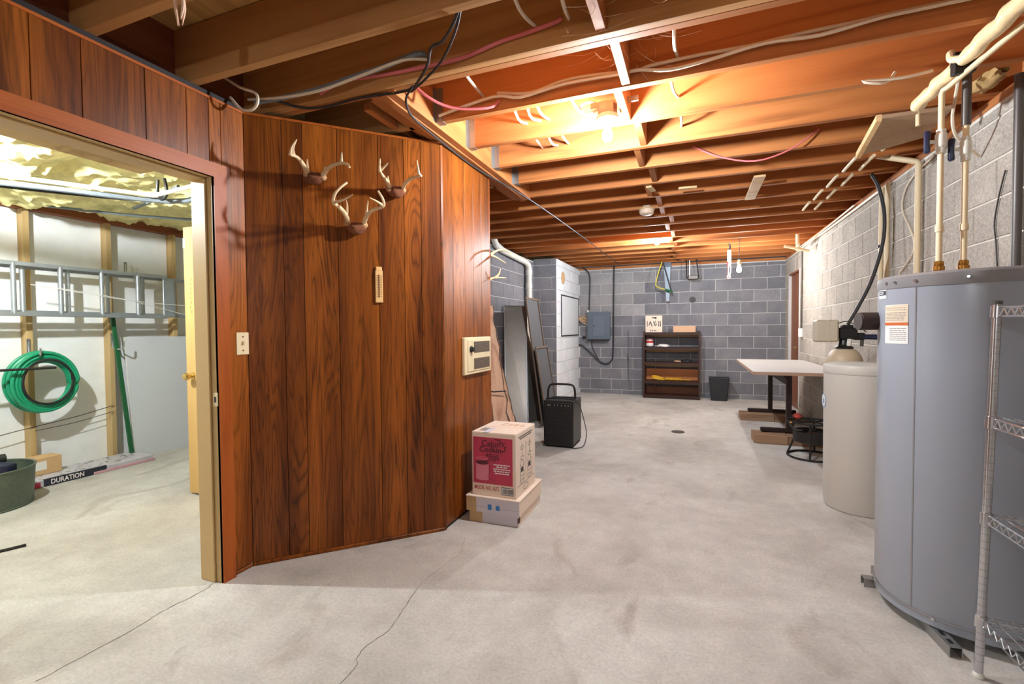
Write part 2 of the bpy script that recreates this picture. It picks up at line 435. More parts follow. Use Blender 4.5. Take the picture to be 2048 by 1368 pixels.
BLKMESH = {}
def block_mesh(wd, h, mat, t=.004, ins=.003):
    k = (round(wd, 3), round(h, 3), mat)
    if k not in BLKMESH:
        bm = bmesh.new(); a = []
        for y, i in ((0, 0), (-t, ins)):
            a.append([bm.verts.new((sx*(wd/2-i), y, sz*(h/2-i))) for sx, sz in ((-1, -1), (1, -1), (1, 1), (-1, 1))])
        bm.faces.new(a[1])
        for j in range(4): bm.faces.new((a[0][j], a[0][(j+1) % 4], a[1][(j+1) % 4], a[1][j]))
        me = finish(bm, 'block', False); me.materials.append(MT[mat]); BLKMESH[k] = me
    return BLKMESH[k]
def block_wall(parent, org, ang, length, phase, mat, ztop=2.32, holes=(), odd=None, skip=None):
    """blocks laid on a wall face; org is the face's start, ang the heading of its length, the face looks to the right of it"""
    ux, uy = math.cos(ang), math.sin(ang)
    row = 0; z0 = 0.0
    zs = [0.0]+[Z1+COURSE*i for i in range(0, 13)]
    for row in range(len(zs)-1):
        za, zb = zs[row]+.004, min(zs[row+1], ztop)-.004
        if zb-za < .03: continue
        u = phase-(0 if row % 2 else BLK/2)-BLK*40
        while u < length:
            a, b = max(u+.004, 0), min(u+BLK-.004, length); u += BLK
            if b-a < .03: continue
            segs = [(a, b, za, zb)]
            for h in holes:
                ns = []
                for (p, q, zc, zd) in segs:
                    if q <= h[0] or p >= h[1] or zd <= h[2] or zc >= h[3]: ns.append((p, q, zc, zd)); continue
                    if p < h[0]-.03: ns.append((p, h[0], zc, zd))
                    if q > h[1]+.03: ns.append((h[1], q, zc, zd))
                    if zd > h[3]+.03: ns.append((max(p, h[0]), min(q, h[1]), h[3], zd))
                segs = ns
            for (p, q, zc, zd) in segs:
                if q-p < .03: continue
                c = (p+q)/2; m = mat
                if odd and odd(c, (zc+zd)/2): m = odd(c, (zc+zd)/2)
                O('block', block_mesh(q-p, zd-zc, m), m, parent, (org[0]+ux*c, org[1]+uy*c, (zc+zd)/2), (0, 0, ang))
# right wall: looks to -x ; heading of length = -y (right of it is -x)
bm = B(XR+.001, XR+.2, -2.7, 7.70, 0, 2.335); box(bm, XR+.001, XR+.2, 8.53, 9.1, 0, 2.335); box(bm, XR+.001, XR+.2, 7.70, 8.53, 2.06, 2.335)
wall_right = structure(O('wall_right', bm, 'mortar_pale'), 'pale concrete block wall along the right side')
block_wall(wall_right, (XR, YB, 0), -PI/2, YB-.1, (YB-3.27) % BLK, 'block_pale', holes=[(YB-8.53-.02, YB-7.70+.02, 0, 2.07)])
bm = bmesh.new()
for row in range(12):
    za, zb = (0 if row == 0 else Z1+COURSE*(row-1))+.004, min(Z1+COURSE*row, 2.32)-.004
    for i in range(7):
        y1 = .08-BLK*i-(BLK/2 if row % 2 else 0)
        box(bm, XR-.005, XR+.001, y1-BLK+.008, y1, za, zb)
O('block_courses', bm, 'block_pale', wall_right, kind='stuff')
# back wall: looks to -y ; heading +x
wall_back = structure(O('wall_back', B(-2.7, 1.7, YB+.001, YB+.2, 0, 2.335), 'mortar'), 'grey concrete block wall at the far end')
def back_odd(c, z):
    X = XC+c
    return 'block_mid' if (z > 1.55 and X < -1.0-(z-1.5)*-.35 and X < -.75) else None
block_wall(wall_back, (XC, YB, 0), 0, XR-XC, (.15-XC) % BLK, 'block', odd=back_odd)
O('soot_patch', lathe(bmesh.new(), [(.055, 0), (.055, .0015)], 14), 'soot', wall_back, (-.02, YB-.0075, 1.72), (PI/2, 0, 0))
O('soot_streak', tube(bmesh.new(), smooth([(0, 0, 0), (.004, 0, -.2), (-.004, 0, -.45), (0, 0, -.62), (.003, 0, -.95)], 4), [.004, .004, .008, .006, .005, .005, .004, .004, .006, .012, .016, .014, .010, .008, .006, .006, .004], 6), 'soot', wall_back, (-1.13, YB-.006, 1.20))
# far left wall and the pier
wall_left_far = structure(O('wall_left_far', B(XL-.2, XL-.001, 4.3, 9.1, 0, 2.335), 'mortar'), 'grey block wall behind the metal sheets')
block_wall(wall_left_far, (XL, 4.3, 0), PI/2, 3.0, .1, 'block')
bm = B(XL-.001, XC-.001, 7.301, YB+.1, 0, 2.36)
wall_pier = structure(O('wall_pier', bm, 'mortar'), 'projecting concrete block pier with side coloured brighter as if lamp lit')
block_wall(wall_pier, (XL, 7.30, 0), 0, XC-XL, .12, 'block', 2.36)
block_wall(wall_pier, (XC, 7.30, 0), PI/2, YB-7.30, .2, 'block_lit', 2.36)  # side face brightened in colour for the lamp light
bm = lathe(bmesh.new(), [(.10, 0), (.10, .012), (.085, .014)], 24); 
fl = O('flue_cover', bm, 'card', wall_pier, (XC+.005, 7.68, 2.08), (0, PI/2, 0), label='round tan flue cover')
# closing walls
structure(O('wall_front', B(XD-.1, 1.7, -2.9, -2.7, 0, 2.4), 'mortar_pale'), 'plain block wall behind the viewpoint')
structure(O('wall_enclosure', B(-2.05, -1.95, 3.1, 4.3, 0, 2.38), 'panel'), 'wood side of the stair enclosure')
structure(O('wall_enclosure_back', B(XL, -1.95, 4.3, 4.38, 0, 2.38), 'panel'), 'wood end of the stair enclosure')

# ---- panelled walls: backing slab + separate planks
def plank(parent, w_, h, loc, ang, nm='plank', mat='panel'):
    bm = B(-w_/2+.0012, w_/2-.0012, -.006, .0, -h/2, h/2, .0012)
    return O(nm, bm, mat, parent, loc, (0, 0, ang))
ZP = 2.343
Yo0, Yo1, ZO = .76, 1.592, 1.972        # clear opening in the door wall
bm = B(XD-.11, XD-.001, -2.7, Yo0-.02, 0, 2.38); box(bm, XD-.11, XD-.001, Yo1+.018, 1.76, 0, 2.38); box(bm, XD-.11, XD-.001, Yo0-.02, Yo1+.018, ZO+.018, 2.38)
wall_left = structure(O('wall_left', bm, 'groove'), 'dark wood panelled wall with the doorway')
edges = [1.77, 1.646, 1.586, 1.481, 1.309, 1.088, .94, .70, .60, .42, .25, .0, -.2, -.35, -.6, -.8, -1.05, -1.2, -1.4, -1.65, -1.8, -2.05, -2.3, -2.5, -2.7]
for a, b in zip(edges, edges[1:]):
    c = (a+b)/2
    z0 = ZO+.07 if Yo0-.06 < c < Yo1+.06 else .02
    plank(wall_left, a-b, ZP-z0, (XD, c, (z0+ZP)/2), PI/2)
O('base_trim', B(XD, XD+.012, 1.668, 1.765, 0, .018, .003), 'panel', wall_left)
O('base_trim', B(XD, XD+.012, -2.7, Yo0-.08, 0, .018, .003), 'panel', wall_left)
O('top_strip', B(XD-.1, XD+.008, -2.7, 1.772, ZP, ZP+.012), 'casing_y', wall_left)
# diagonal wall
S2 = math.sqrt(.5); LD = 1.042
dx, dy = XD+LD*S2, 1.77+LD*S2
wall_diagonal = structure(O('wall_diagonal', B(0, LD, .001, .09, 0, 2.355), 'groove', None, (XD, 1.77, 0), (0, 0, PI/4)), 'diagonal dark wood panelled wall with antlers')
ed = [0.004, .178, .276, .451, .669, .815, .915, LD-.004]
for a, b in zip(ed, ed[1:]):
    plank(wall_diagonal, b-a, ZP-.02, ((a+b)/2, 0, (ZP+.02)/2), 0)
O('base_trim', B(.004, LD-.004, -.013, 0, 0, .02, .003), 'panel', wall_diagonal)
O('top_strip', B(0, LD, -.009, .09, ZP, ZP+.012), 'casing', wall_diagonal)
# return wall
YE = 3.20
wall_return = structure(O('wall_return', B(dx-.1, dx-.001, dy, YE, 0, 2.37), 'groove'), 'short panelled return wall with the wall heater')
er = [dy+.004, 2.635, 2.80, 2.93, 3.06, YE]
for a, b in zip(er, er[1:]): plank(wall_return, b-a, ZP+.02-.02, (dx, (a+b)/2, (ZP+.02)/2+.01), PI/2)
O('end_cap', B(dx-.1, dx+.006, YE, YE+.015, 0, 2.37), 'casing', wall_return)
O('corner_bead', B(-.010, .010, -.007, .006, 0, ZP, .003), 'panel', wall_return, (dx, dy, 0), (0, 0, PI*3/8))

# door trim of the near doorway
trim = sroot('trim_1', 'orange brown door casing and pale jamb of the doorway')
def mitre(pts, vec): return poly(bmesh.new(), pts, vec)
cw, ct = .066, .018
O('casing_side', mitre([(XD+.006, Yo1, 0), (XD+.006, Yo1+cw, 0), (XD+.006, Yo1+cw, ZO+cw), (XD+.006, Yo1, ZO)], (ct, 0, 0)), 'casing', trim)
O('casing_side', mitre([(XD+.006, Yo0-cw, 0), (XD+.006, Yo0, 0), (XD+.006, Yo0, ZO), (XD+.006, Yo0-cw, ZO+cw)], (ct, 0, 0)), 'casing', trim)
O('casing_top', mitre([(XD+.006, Yo0, ZO), (XD+.006, Yo1, ZO), (XD+.006, Yo1+cw, ZO+cw), (XD+.006, Yo0-cw, ZO+cw)], (ct, 0, 0)), 'casing_y', trim)
xj0, xj1 = XD-.125, XD+.022
O('jamb_side', B(xj0, xj1, Yo1, Yo1+.018, 0, ZO+.018, .002), 'jamb', trim)
O('jamb_side', B(xj0, xj1, Yo0-.018, Yo0, 0, ZO+.018, .002), 'jamb', trim)
O('jamb_top', B(xj0, xj1, Yo0, Yo1, ZO, ZO+.018, .002), 'jamb', trim)
O('door_stop', B(xj0, xj1-.05, Yo1-.011, Yo1, 0, ZO, .003), 'jamb', trim)
O('door_stop', B(xj0, xj1-.05, Yo0, Yo1, ZO-.011, ZO, .003), 'jamb', trim)
O('door_stop', B(xj0, xj1-.05, Yo0, Yo0+.011, 0, ZO, .003), 'jamb', trim)
O('head_board', B(xj0-.17, xj0-.002, Yo0-.3, Yo1-.13, ZO+.012, ZO+.03, .002), 'stud', trim)
sp = O('strike_plate', B(xj1-.040, xj1-.008, Yo1-.0025, Yo1+.001, .87, .935, .001), 'ivory', trim)
O('latch_hole', B(xj1-.032, xj1-.018, Yo1-.003, Yo1-.0015, .888, .916), 'black', sp)

# ---- storeroom shell
wall_store = structure(O('wall_storeroom_left', B(XS-.2, XS, -1.6, 5.2, 0, 2.45), 'white_wall'), 'white painted concrete wall of the storeroom')
structure(O('wall_storeroom_front', B(XS-.2, XD-.11, -1.8, -1.6, 0, 2.45), 'white_wall'), 'near end wall of the storeroom')
structure(O('wall_storeroom_back', B(XS-.2, -2.6, 5.0, 5.2, 0, 2.45), 'white_wall'), 'far end wall of the storeroom')
structure(O('wall_storeroom_right', B(-2.78, -2.68, 2.06, 5.0, 0, 2.38), 'drywall'), 'partition on the right of the storeroom')
structure(O('wall_storeroom_link', B(-2.70, XD-.06, 2.02, 2.08, 0, 2.38), 'drywall'), 'short partition behind the diagonal wall')
for y in (.36, .97, 1.58, 2.19, 2.785, 3.385, 3.995, 4.6):
    O('stud', B(0, .088, -.02, .022, .0, 2.27, .002), 'stud', wall_store, (XS, y+.02, 0))
O('top_plate', B(0, .09, -1.6, 5.0, 2.27, 2.345, .002), 'plate', wall_store, (XS, 0, 0))
O('top_plate', B(0, .05, -1.6, 5.0, 2.347, 2.385, .002), 'plate', wall_store, (XS, 0, 0))

# fibreglass batts over the storeroom
def insulation():
    bm = bmesh.new(); nx, ny = 150, 290; x0, x1, y0, y1 = XS+.03, XD-.14, -1.55, 4.97
    g = []
    for i in range(nx+1):
        rowv = []
        for j in range(ny+1):
            x = x0+(x1-x0)*i/nx; y = y0+(y1-y0)*j/ny
            p = Vector((x*1.3, y*2.2, .3))
            h = noise.fractal(p, 1.0, 2.0, 5)*.075+noise.fractal(p*3.1, 1.0, 2.0, 4)*.045+noise.fractal(p*9, 1.0, 2.0, 3)*.018
            seam = abs(((y+.1) % .4)/.4-.5)*2
            z = 2.345+h-.045*(1-seam**4)
            if x > XD-.30: z = max(z, 2.24+.02*noise.noise(p*5))
            rowv.append(bm.verts.new((x, y, min(max(z, 2.16), 2.43))))
        g.append(rowv)
    for i in range(nx):
        for j in range(ny):
            if g[i+1][j].co.x > -2.80 and g[i][j+1].co.y > 2.0: continue
            bm.faces.new((g[i][j], g[i+1][j], g[i+1][j+1], g[i][j+1]))
    o = O('insulation', bm, 'insul'); o['kind'] = 'stuff'
    tag(o, 'ragged yellow fibreglass insulation on the storeroom ceiling', 'insulation')
insulation()

# ---- ceiling: subfloor sheets, joists, beam, blocking
ceiling = structure(O('ceiling', B(-5.7, 1.7, -2.9, 9.1, 2.66, 2.72), 'ply'), 'open joist ceiling under plywood subfloor')
for i in range(3):
    for j in range(5):
        x0, y0 = -5.70+i*2.47, -2.9+j*2.4
        O('subfloor_panel', B(-1.232, 1.232, -1.197, 1.197, -.01, .01), 'ply', ceiling, (x0+1.235, y0+1.2, 2.645))
JY = lambda k: 1.545+.398*k          # far lower edge of joist k
def joist(x0, x1, yfar, mat='joist', th=.040, z0=HC, z1=2.632, nm='joist'):
    L = x1-x0
    return O(nm, B(-L/2, L/2, -th/2, th/2, -(z1-z0)/2, (z1-z0)/2, .002), mat, ceiling, ((x0+x1)/2, yfar-th/2, (z0+z1)/2))
XE = XR+.10
for k in range(-10, 19):
    y = JY(k)
    if k <= 0: joist(XD-.10, XE, y, 'joist_brightened' if k < 1 else 'joist')
    elif k == 1:
        joist(XD-.10, XE, y-.041, 'joist_brightened'); joist(XD-.10, XE, y, 'joist')
    elif k <= 5:
        joist(-1.335, XE, y); joist(-2.27, -1.475, y, 'joist_brightened')
    elif y > 7.3: joist(XC-.1, XE, y)
    else: joist(XL-.1, XE, y)
for x in (-1.452, -1.404, -1.357):
    O('beam_board', B(-.022, .022, -1.0, 1.0, -.131, .131, .002), 'joist_y', ceiling, (x, 2.915, 2.495+(.0 if x != -1.404 else -.008)))
O('ledger_strip', B(-.02, .02, -.95, .95, -.02, .02, .002), 'joist_y', ceiling, (-1.497, 2.92, 2.40))
O('ledger_strip', B(-.02, .02, -.7, .7, -.02, .02, .002), 'joist_y', ceiling, (-1.60, 2.75, 2.405))
for k in range(2, 7):                # joist hangers on the beam
    y = JY(k)-.02
    bm = B(0, .045, -.024, -.0205, -.16, .02); box(bm, 0, .045, .0205, .024, -.16, .02); box(bm, 0, .045, -.024, .024, -.163, -.160)
    box(bm, -.002, 0, -.05, .05, -.16, .02)
    if k < 6: O('joist_hanger', bm, 'steel', ceiling, (-1.334, y, HC+.16))
    else: bm.free()
rd = random.Random(5)
for k in range(-10, 18):
    ya, yb = JY(k)+.001, JY(k+1)-.041
    if k == 0: yb -= .041
    x = -.32+(.028 if k % 2 else -.028)+rd.uniform(-.012, .012)+(.06 if k > 7 else 0)
    O('blocking', B(-.02, .02, -(yb-ya)/2, (yb-ya)/2, -.125, .115, .002), 'joist_y', ceiling, (x, (ya+yb)/2, 2.51))
O('rim_board', B(XE-.002, XE+.04, -2.9, 9.1, HC, 2.635), 'joist_y', ceiling)
O('rim_board', B(XD-.145, XD-.10, -2.9, 1.95, HC, 2.635), 'plate', ceiling)
O('sill_plate', B(XR-.004, XR+.14, -2.7, 9.0, 2.335, 2.379, .002), 'joist_y', ceiling)
O('sill_plate', B(-2.6, XR, YB-.004, YB+.14, 2.335, 2.379, .002), 'joist', ceiling)
O('cross_brace', B(-.04, .04, -.34, .34, -.008, .008, .002), 'pine', ceiling, (.462, 4.34, 2.3715))
for i, (x, y, a) in enumerate(((-.33, 4.02, 1.4), (-.05, 4.11, .1))):
    O('scrap_strip', B(-.07, .07, -.022, .022, -.008, .008, .002), 'pine', ceiling, (x, y, 2.371), (0, 0, a))

# ---- brown door in the right wall, far end
d1 = sroot('door_1', 'flat brown door in the right wall near the far corner')
O('door_leaf', B(XR+.03, XR+.07, 7.735, 8.495, .01, 2.03, .002), 'doorbrown', d1)
O('door_frame', B(XR-.008, XR+.1, 7.70, 7.735, 0, 2.06, .002), 'mortar', d1)
O('door_frame', B(XR-.008, XR+.1, 8.495, 8.53, 0, 2.06, .002), 'mortar', d1)
O('door_frame', B(XR-.008, XR+.1, 7.735, 8.495, 2.03, 2.06, .002), 'doorbrown', d1)
bm = cyl(bmesh.new(), (XR+.03, 7.82, .93), (XR-.03, 7.82, .93), .011, n=10); tube(bm, [(XR-.028, 7.81, .93), (XR-.03, 7.88, .928), (XR-.026, 7.95, .932)], .009, 8)
cyl(bm, (XR+.032, 7.82, .93), (XR+.024, 7.82, .93), .028, n=16)
O('door_handle', bm, 'knob_brass', d1)

# ------------------------------------------------------------------ lamps
def bulb_mesh(r=.03):
    return lathe(bmesh.new(), [(.0, -.062), (r*.55, -.058), (r*.9, -.045), (r, -.030), (r*.93, -.012), (r*.62, .010), (r*.42, .026), (r*.42, .04)], 16)
def porcelain_lamp(label, loc, mat, group='bare bulb ceiling lamps', r=.03):
    t = thing('ceiling_lamp', label, 'lamp', loc, 0, group)          # loc = bulb centre
    O('bulb', bulb_mesh(r), mat, t, (0, 0, .03))
    O('socket_ring', lathe(bmesh.new(), [(.019, .060), (.021, .060), (.021, .080), (.017, .080)], 16), 'steel', t)
    O('lamp_holder', lathe(bmesh.new(), [(.022, .072), (.040, .074), (.057, .082), (.060, .092), (.056, .104), (.048, .110), (0, .110)], 24), 'porcelain', t)
    O('junction_box', lathe(bmesh.new(), [(.05, .110), (.052, .113), (.052, .158), (0, .158)], 8), 'box_metal', t)
    return t
lamp1 = porcelain_lamp('glowing bare bulb in a white porcelain holder, nearest ceiling lamp', (-.433, 2.55, 2.262), 'bulb_near', r=.026)
O('mount_strap', B(-.09, .16, -.006, .006, .158, .185), 'box_metal', lamp1)
lamp2 = porcelain_lamp('glowing bare bulb up between the joists near the electric panel end', (-.445, 6.36, 2.335), 'bulb_mid')
st = porcelain_lamp('bare bulb in a holder on the storeroom ceiling', (-3.72, 1.09, 2.262), 'bulb_store')
def pendant(label, loc, mat, drop):
    t = thing('pendant_bulb', label, 'lamp', loc, 0, 'bare bulb ceiling lamps')
    O('bulb', bulb_mesh(), mat, t, (0, 0, .03))
    O('socket', lathe(bmesh.new(), [(.016, .06), (.022, .065), (.022, .125), (.012, .14), (0, .14)], 16), 'cpvc', t)
    O('cord', tube(bmesh.new(), [(0, 0, .138), (.004, 0, .3), (0, -.02, drop)], .004, 6), 'black_cable', t)
    return t
pendant('added unseen fill bulb on a cord behind the viewpoint', (-.45, -1.3, 1.85), 'bulb_rear_fill', .60)  # invented fill lamp out of view, brightens the near joists and tank
t = pendant('glowing bare bulb hanging on a cord before the back wall', (.566, 7.0, 2.0), 'bulb_pend', .62)
O('support_wire', tube(bmesh.new(), [(.0, -.02, .62), (.0, -.30, .50), (.0, -.62, .45)], .003, 6), 'black_cable', t)

t = thing('smoke_detector', 'round cream smoke detector under the joists', 'smoke detector', (-.42, 4.64, 2.335))
O('body', lathe(bmesh.new(), [(0, -.03), (.045, -.03), (.062, -.02), (.068, 0), (.066, .018), (0, .018)], 28), 'detector', t)
O('mounting_plate', lathe(bmesh.new(), [(.06, .018), (.075, .018), (.075, .03), (0, .03)], 28), 'card', t)
O('bracket', B(-.03, .03, -.01, .01, .03, .06), 'box_metal', t)

# ------------------------------------------------------------------ water heater
TX, TY, TR = 1.08, 2.53, .305
wh = thing('water_heater', 'tall grey electric water heater against the right block wall', 'water heater', (TX, TY, .042))
O('tank_body', lathe(bmesh.new(), [(TR-.006, .0), (TR-.001, .004), (TR-.001, .028), (TR, .030), (TR, 1.355), (0, 1.355)], 64), 'tank', wh)
O('top_cap', lathe(bmesh.new(), [(TR+.002, 1.35), (TR+.003, 1.353), (TR+.003, 1.395), (TR-.004, 1.404), (TR-.03, 1.408), (0, 1.412)], 64), 'tank_rim', wh)
O('bottom_band', lathe(bmesh.new(), [(TR+.0015, .032), (TR+.003, .034), (TR+.003, .040), (TR+.0015, .042)], 64, cap=False), 'tank_rim', wh)
def patch(bm, a0, a1, z0, z1, r, n=8):
    vs = []
    for i in range(n+1):
        a = math.radians(a0+(a1-a0)*i/n)
        vs.append([bm.verts.new((rr*math.cos(a), rr*math.sin(a), z)) for rr, z in ((r, z0), (r, z1))])
    for a, b in zip(vs, vs[1:]): bm.faces.new((a[0], b[0], b[1], a[1]))
    return bm
lb = O('energy_label', patch(bmesh.new(), 188, 211, 1.118, 1.282, TR+.0012), 'paper', wh, label='white and tan printed label')
O('label_upper', patch(bmesh.new(), 188.4, 210.6, 1.209, 1.280, TR+.0018), 'paper_tan', lb)
O('label_band', patch(bmesh.new(), 188, 211, 1.195, 1.207, TR+.0021), 'orange_ink', lb)
bm = bmesh.new(); rd = random.Random(3)
for z in [1.268, 1.260, 1.248, 1.242, 1.236, 1.230, 1.224, 1.217, 1.183, 1.174, 1.166, 1.158, 1.150, 1.142, 1.134]:
    a = 190 if z > 1.2 else 194
    while a < 208:
        b = min(a+rd.uniform(1.2, 4), 209.5); patch(bm, a, b, z-.0012, z+.0012, TR+.0024, 3); a = b+.6
stuff(O('label_print', bm, 'grey_ink', lb))
l2 = O('maker_label', patch(bmesh.new(), 175, 189, 1.312, 1.352-.002, TR+.0012), 'paper', wh)
O('label_panel', patch(bmesh.new(), 176, 188.4, 1.326, 1.346, TR+.0018), 'navy_print', l2)
bm = bmesh.new()
for z in (1.340, 1.333): patch(bm, 178, 185, z-.0014, z+.0014, TR+.0024, 3)
stuff(O('label_print', bm, 'white_ink', l2))
O('highlight_strip', patch(bmesh.new(), 215.6, 216.6, .045, 1.35, TR+.001, 2), 'tank_rim', wh)  # strip laid on for the near bulb's highlight streak
for a in (200, 216, 246, 190):
    aa = math.radians(a); c = Vector((math.cos(aa), math.sin(aa), 0))
    O('screw', tube(bmesh.new(), [c*(TR)+Vector((0, 0, 1.375)), c*(TR+.009)+Vector((0, 0, 1.375))], [.008, .005], 8), 'chrome', wh)
O('screw', tube(bmesh.new(), [(-.195, -.235, .037), (-.2, -.243, .037)], .006, 8), 'chrome', wh)
bm = lathe(bmesh.new(), [(.038, 0), (.040, .004), (.040, .085), (.036, .09), (.03, .09), (.026, .083), (0, .083)], 24)
sl = O('pipe_sleeve', bm, 'brown_foam', wh, (-.288, .06, 1.215), (0, -PI/2, .16))
O('sleeve_ring', lathe(bmesh.new(), [(.0285, .0905), (.039, .0905), (.039, .092), (.0285, .092)], 24), 'conduit', sl)
# pipes on the tank
def cpvc_riser(name, label, x, y, pts, zv):
    t = thing(name, label, 'pipe', (x, y, 1.452))
    O('pipe', tube(bmesh.new(), pts, .0115, 12), 'cpvc', t)
    f = lathe(bmesh.new(), [(.017, 0), (.020, .004), (.020, .020), (.016, .022), (.016, .028), (.021, .030), (.021, .046), (.016, .048), (.018, .052), (.018, .066), (.013, .07), (0, .07)], 16)
    O('brass_fitting', f, 'brass', t)
    O('coupling', lathe(bmesh.new(), [(.0115, .20), (.0155, .20), (.0155, .228), (.0115, .228)], 16, cap=False), 'cpvc', t)
    v = O('valve_body', lathe(bmesh.new(), [(.0115, zv-.055), (.017, zv-.053), (.017, zv-.03), (.021, zv-.025), (.021, zv+.03), (.017, zv+.035), (.017, zv+.05), (.0115, zv+.052)], 16, cap=False), 'pvc', t)
    O('valve_stem', cyl(bmesh.new(), (-.018, 0, zv), (-.045, -.006, zv), .008, n=10), 'pvc', v)
    O('valve_handle', tube(bmesh.new(), [(-.05, -.006, zv-.048), (-.051, -.006, zv-.04), (-.053, -.006, zv), (-.051, -.006, zv+.04), (-.05, -.006, zv+.048)], [.009, .013, .011, .013, .009], 8), 'navy', v)
    return t
h1 = 2.275-1.452
cpvc_riser('hot_water_pipe', 'cream pipe with blue valve handle bending over at the top, on the water heater', 1.02, 2.65,
           [(0, 0, .06), (0, 0, h1-.02), (.003, -.006, h1-.004), (.012, -.02, h1), (.075, -.46, h1+.03), (.10, -1.2, h1+.05)], .60)
t = cpvc_riser('cold_water_pipe', 'straight cream pipe with blue valve handle turning grey above, on the water heater', 1.106, 2.65,
           [(0, 0, .06), (0, 0, .66)], .555)
O('grey_pipe', cyl(bmesh.new(), (0, 0, .655), (0, 0, .93), .0165, n=12), 'conduit', t)
# struts under the tank
def strut(label, x, y, ang, L):
    t = thing('steel_strut', label, 'strut', (x, y, 0), ang, 'slotted steel struts under the water heater')
    bm = B(-.0205, .0205, -L/2, L/2, .038, .0405); box(bm, -.0205, -.018, -L/2, L/2, 0, .038); box(bm, .018, .0205, -L/2, L/2, 0, .038)
    O('channel', bm, 'steel', t)
    bm = bmesh.new()
    for i in range(int(L/.05)):
        y0 = -L/2+.022+i*.05; box(bm, -.007, .007, y0, y0+.028, .0403, .0412)
    stuff(O('slots', bm, 'black', t))
strut('slotted steel strut sticking out furthest under the tank front', .88, 2.49, .10, .62)
strut('slotted steel strut under the tank on the wall side', 1.235, 2.50, .05, .56)
strut('short steel strut poking out left of the tank base', .80, 2.66, PI/2+.06, .09)

# ------------------------------------------------------------------ wire rack
def rack():
    t = thing('wire_rack', 'chrome wire shelving rack in front of the water heater', 'shelf', (.935, 2.09, 0), (0, math.radians(1.3), 0))
    W, L = .40, .90         # x depth, -y length
    posts = [(0, 0), (W, 0), (0, -L), (W, -L)]
    for (x, y) in posts:
        bm = cyl(bmesh.new(), (x, y, .02), (x, y, 1.315), .0127, n=14)
        po = O('post', bm, 'chrome', t)
        bm = bmesh.new()
        for i in range(50): lathe(bm, [(.0129, .06+i*.025), (.0122, .0615+i*.025), (.0129, .063+i*.025)], 14, (x, y, 0), cap=False)
        stuff(O('post_grooves', bm, 'conduit', po))
        O('foot', lathe(bmesh.new(), [(.014, 0), (.016, .004), (.016, .012), (.010, .022)], 14, (x, y, .0)), 'pvc', po)
        O('cap', lathe(bmesh.new(), [(.0135, 1.305), (.0135, 1.318), (0, 1.32)], 14, (x, y, 0), cap=False), 'conduit', po)
    for z in (.185, .55, .885, 1.265):
        bm = bmesh.new()
        for dz in (0, .030):
            tube(bm, [(0, 0, z+dz), (W, 0, z+dz), (W, -L, z+dz), (0, -L, z+dz)], .0032, 6, closed=True)
        sh = O('shelf', bm, 'chrome', t)
        for (p, q) in (((0, 0), (0, -L)), ((W, 0), (W, -L)), ((0, 0), (W, 0)), ((0, -L), (W, -L))):
            k = int((abs(p[1]-q[1])+abs(p[0]-q[0]))/.019); pts = []
            for i in range(k+1):
                f = i/k; pts.append((p[0]+(q[0]-p[0])*f, p[1]+(q[1]-p[1])*f, z+(.003 if i % 2 else .027)))
            O('zigzag_wire', tube(bmesh.new(), pts, .0022, 5), 'chrome', sh)
        for i in range(1, 14):
            x = W*i/14; O('wire', tube(bmesh.new(), [(x, 0, z+.033), (x, -L, z+.033)], .0022, 5), 'chrome', sh)
        for y in (-.02, -L/2, -L+.02): O('cross_wire', tube(bmesh.new(), [(0, y, z+.028), (W, y, z+.028)], .003, 5), 'chrome', sh)
        for (x, y) in posts: O('collar', lathe(bmesh.new(), [(.013, z-.006), (.018, z-.004), (.017, z+.036), (.013, z+.038)], 14, (x, y, 0), cap=False), 'chrome', sh)
rack()

# ------------------------------------------------------------------ water softener
bt = thing('brine_tank', 'tall cream plastic brine tank beside the water heater', 'tank', (1.068, 3.81, 0))
O('tank_body', lathe(bmesh.new(), [(.205, 0), (.212, .006), (.218, .05), (.221, .925), (0, .925)], 48), 'brine', bt)
O('lid', lathe(bmesh.new(), [(.224, .918), (.225, .921), (.225, .963), (.217, .976), (.18, .984), (0, .988)], 48), 'brine', bt)
s_ = O('round_sticker', lathe(bmesh.new(), [(.052, 0), (.052, .0015), (0, .0015)], 28), 'blue_ink', bt, (-.2185, .012, .72), (0, -PI/2, .0), label='round blue and white sticker')
O('sticker_center', lathe(bmesh.new(), [(.042, .0015), (.042, .0024), (0, .0024)], 28), 'paper', s_)
O('sticker_mark', B(-.02, .012, -.016, .016, .0024, .003), 'blue_ink', s_)
rt = thing('water_softener', 'tan resin tank with black valve head behind the brine tank', 'water softener', (1.075, 4.26, 0))
O('resin_tank', lathe(bmesh.new(), [(.10, 0), (.125, .01), (.125, .92), (.122, .96), (.108, 1.01), (.085, 1.045), (.05, 1.066), (.04, 1.07), (0, 1.07)], 36), 'resin', rt)
vh = O('valve_head', lathe(bmesh.new(), [(.060, 1.066), (.062, 1.072), (.045, 1.086), (.036, 1.10), (.034, 1.15), (0, 1.15)], 20), 'black', rt)
bm = B(-.045, .075, -.045, .045, 1.135, 1.225, .008); box(bm, .06, .125, -.03, .03, 1.13, 1.185, .006); box(bm, -.02, .05, -.035, .035, 1.22, 1.245, .005)
O('valve_block', bm, 'black', vh)
bm = cyl(bmesh.new(), (.09, -.015, 1.15), (.215, -.03, 1.145), .013, n=12); cyl(bm, (.09, .025, 1.16), (.215, .01, 1.16), .013, n=12)
tube(bm, [(.20, -.03, 1.145), (.23, -.03, 1.145), (.27, -.03, 1.15)], [.016, .026, .03], 12)
O('bypass_pipe', bm, 'navy', vh)
O('outlet_port', cyl(bmesh.new(), (.02, -.04, 1.09), (.02, -.055, 1.135), .016, n=12), 'pvc', vh)
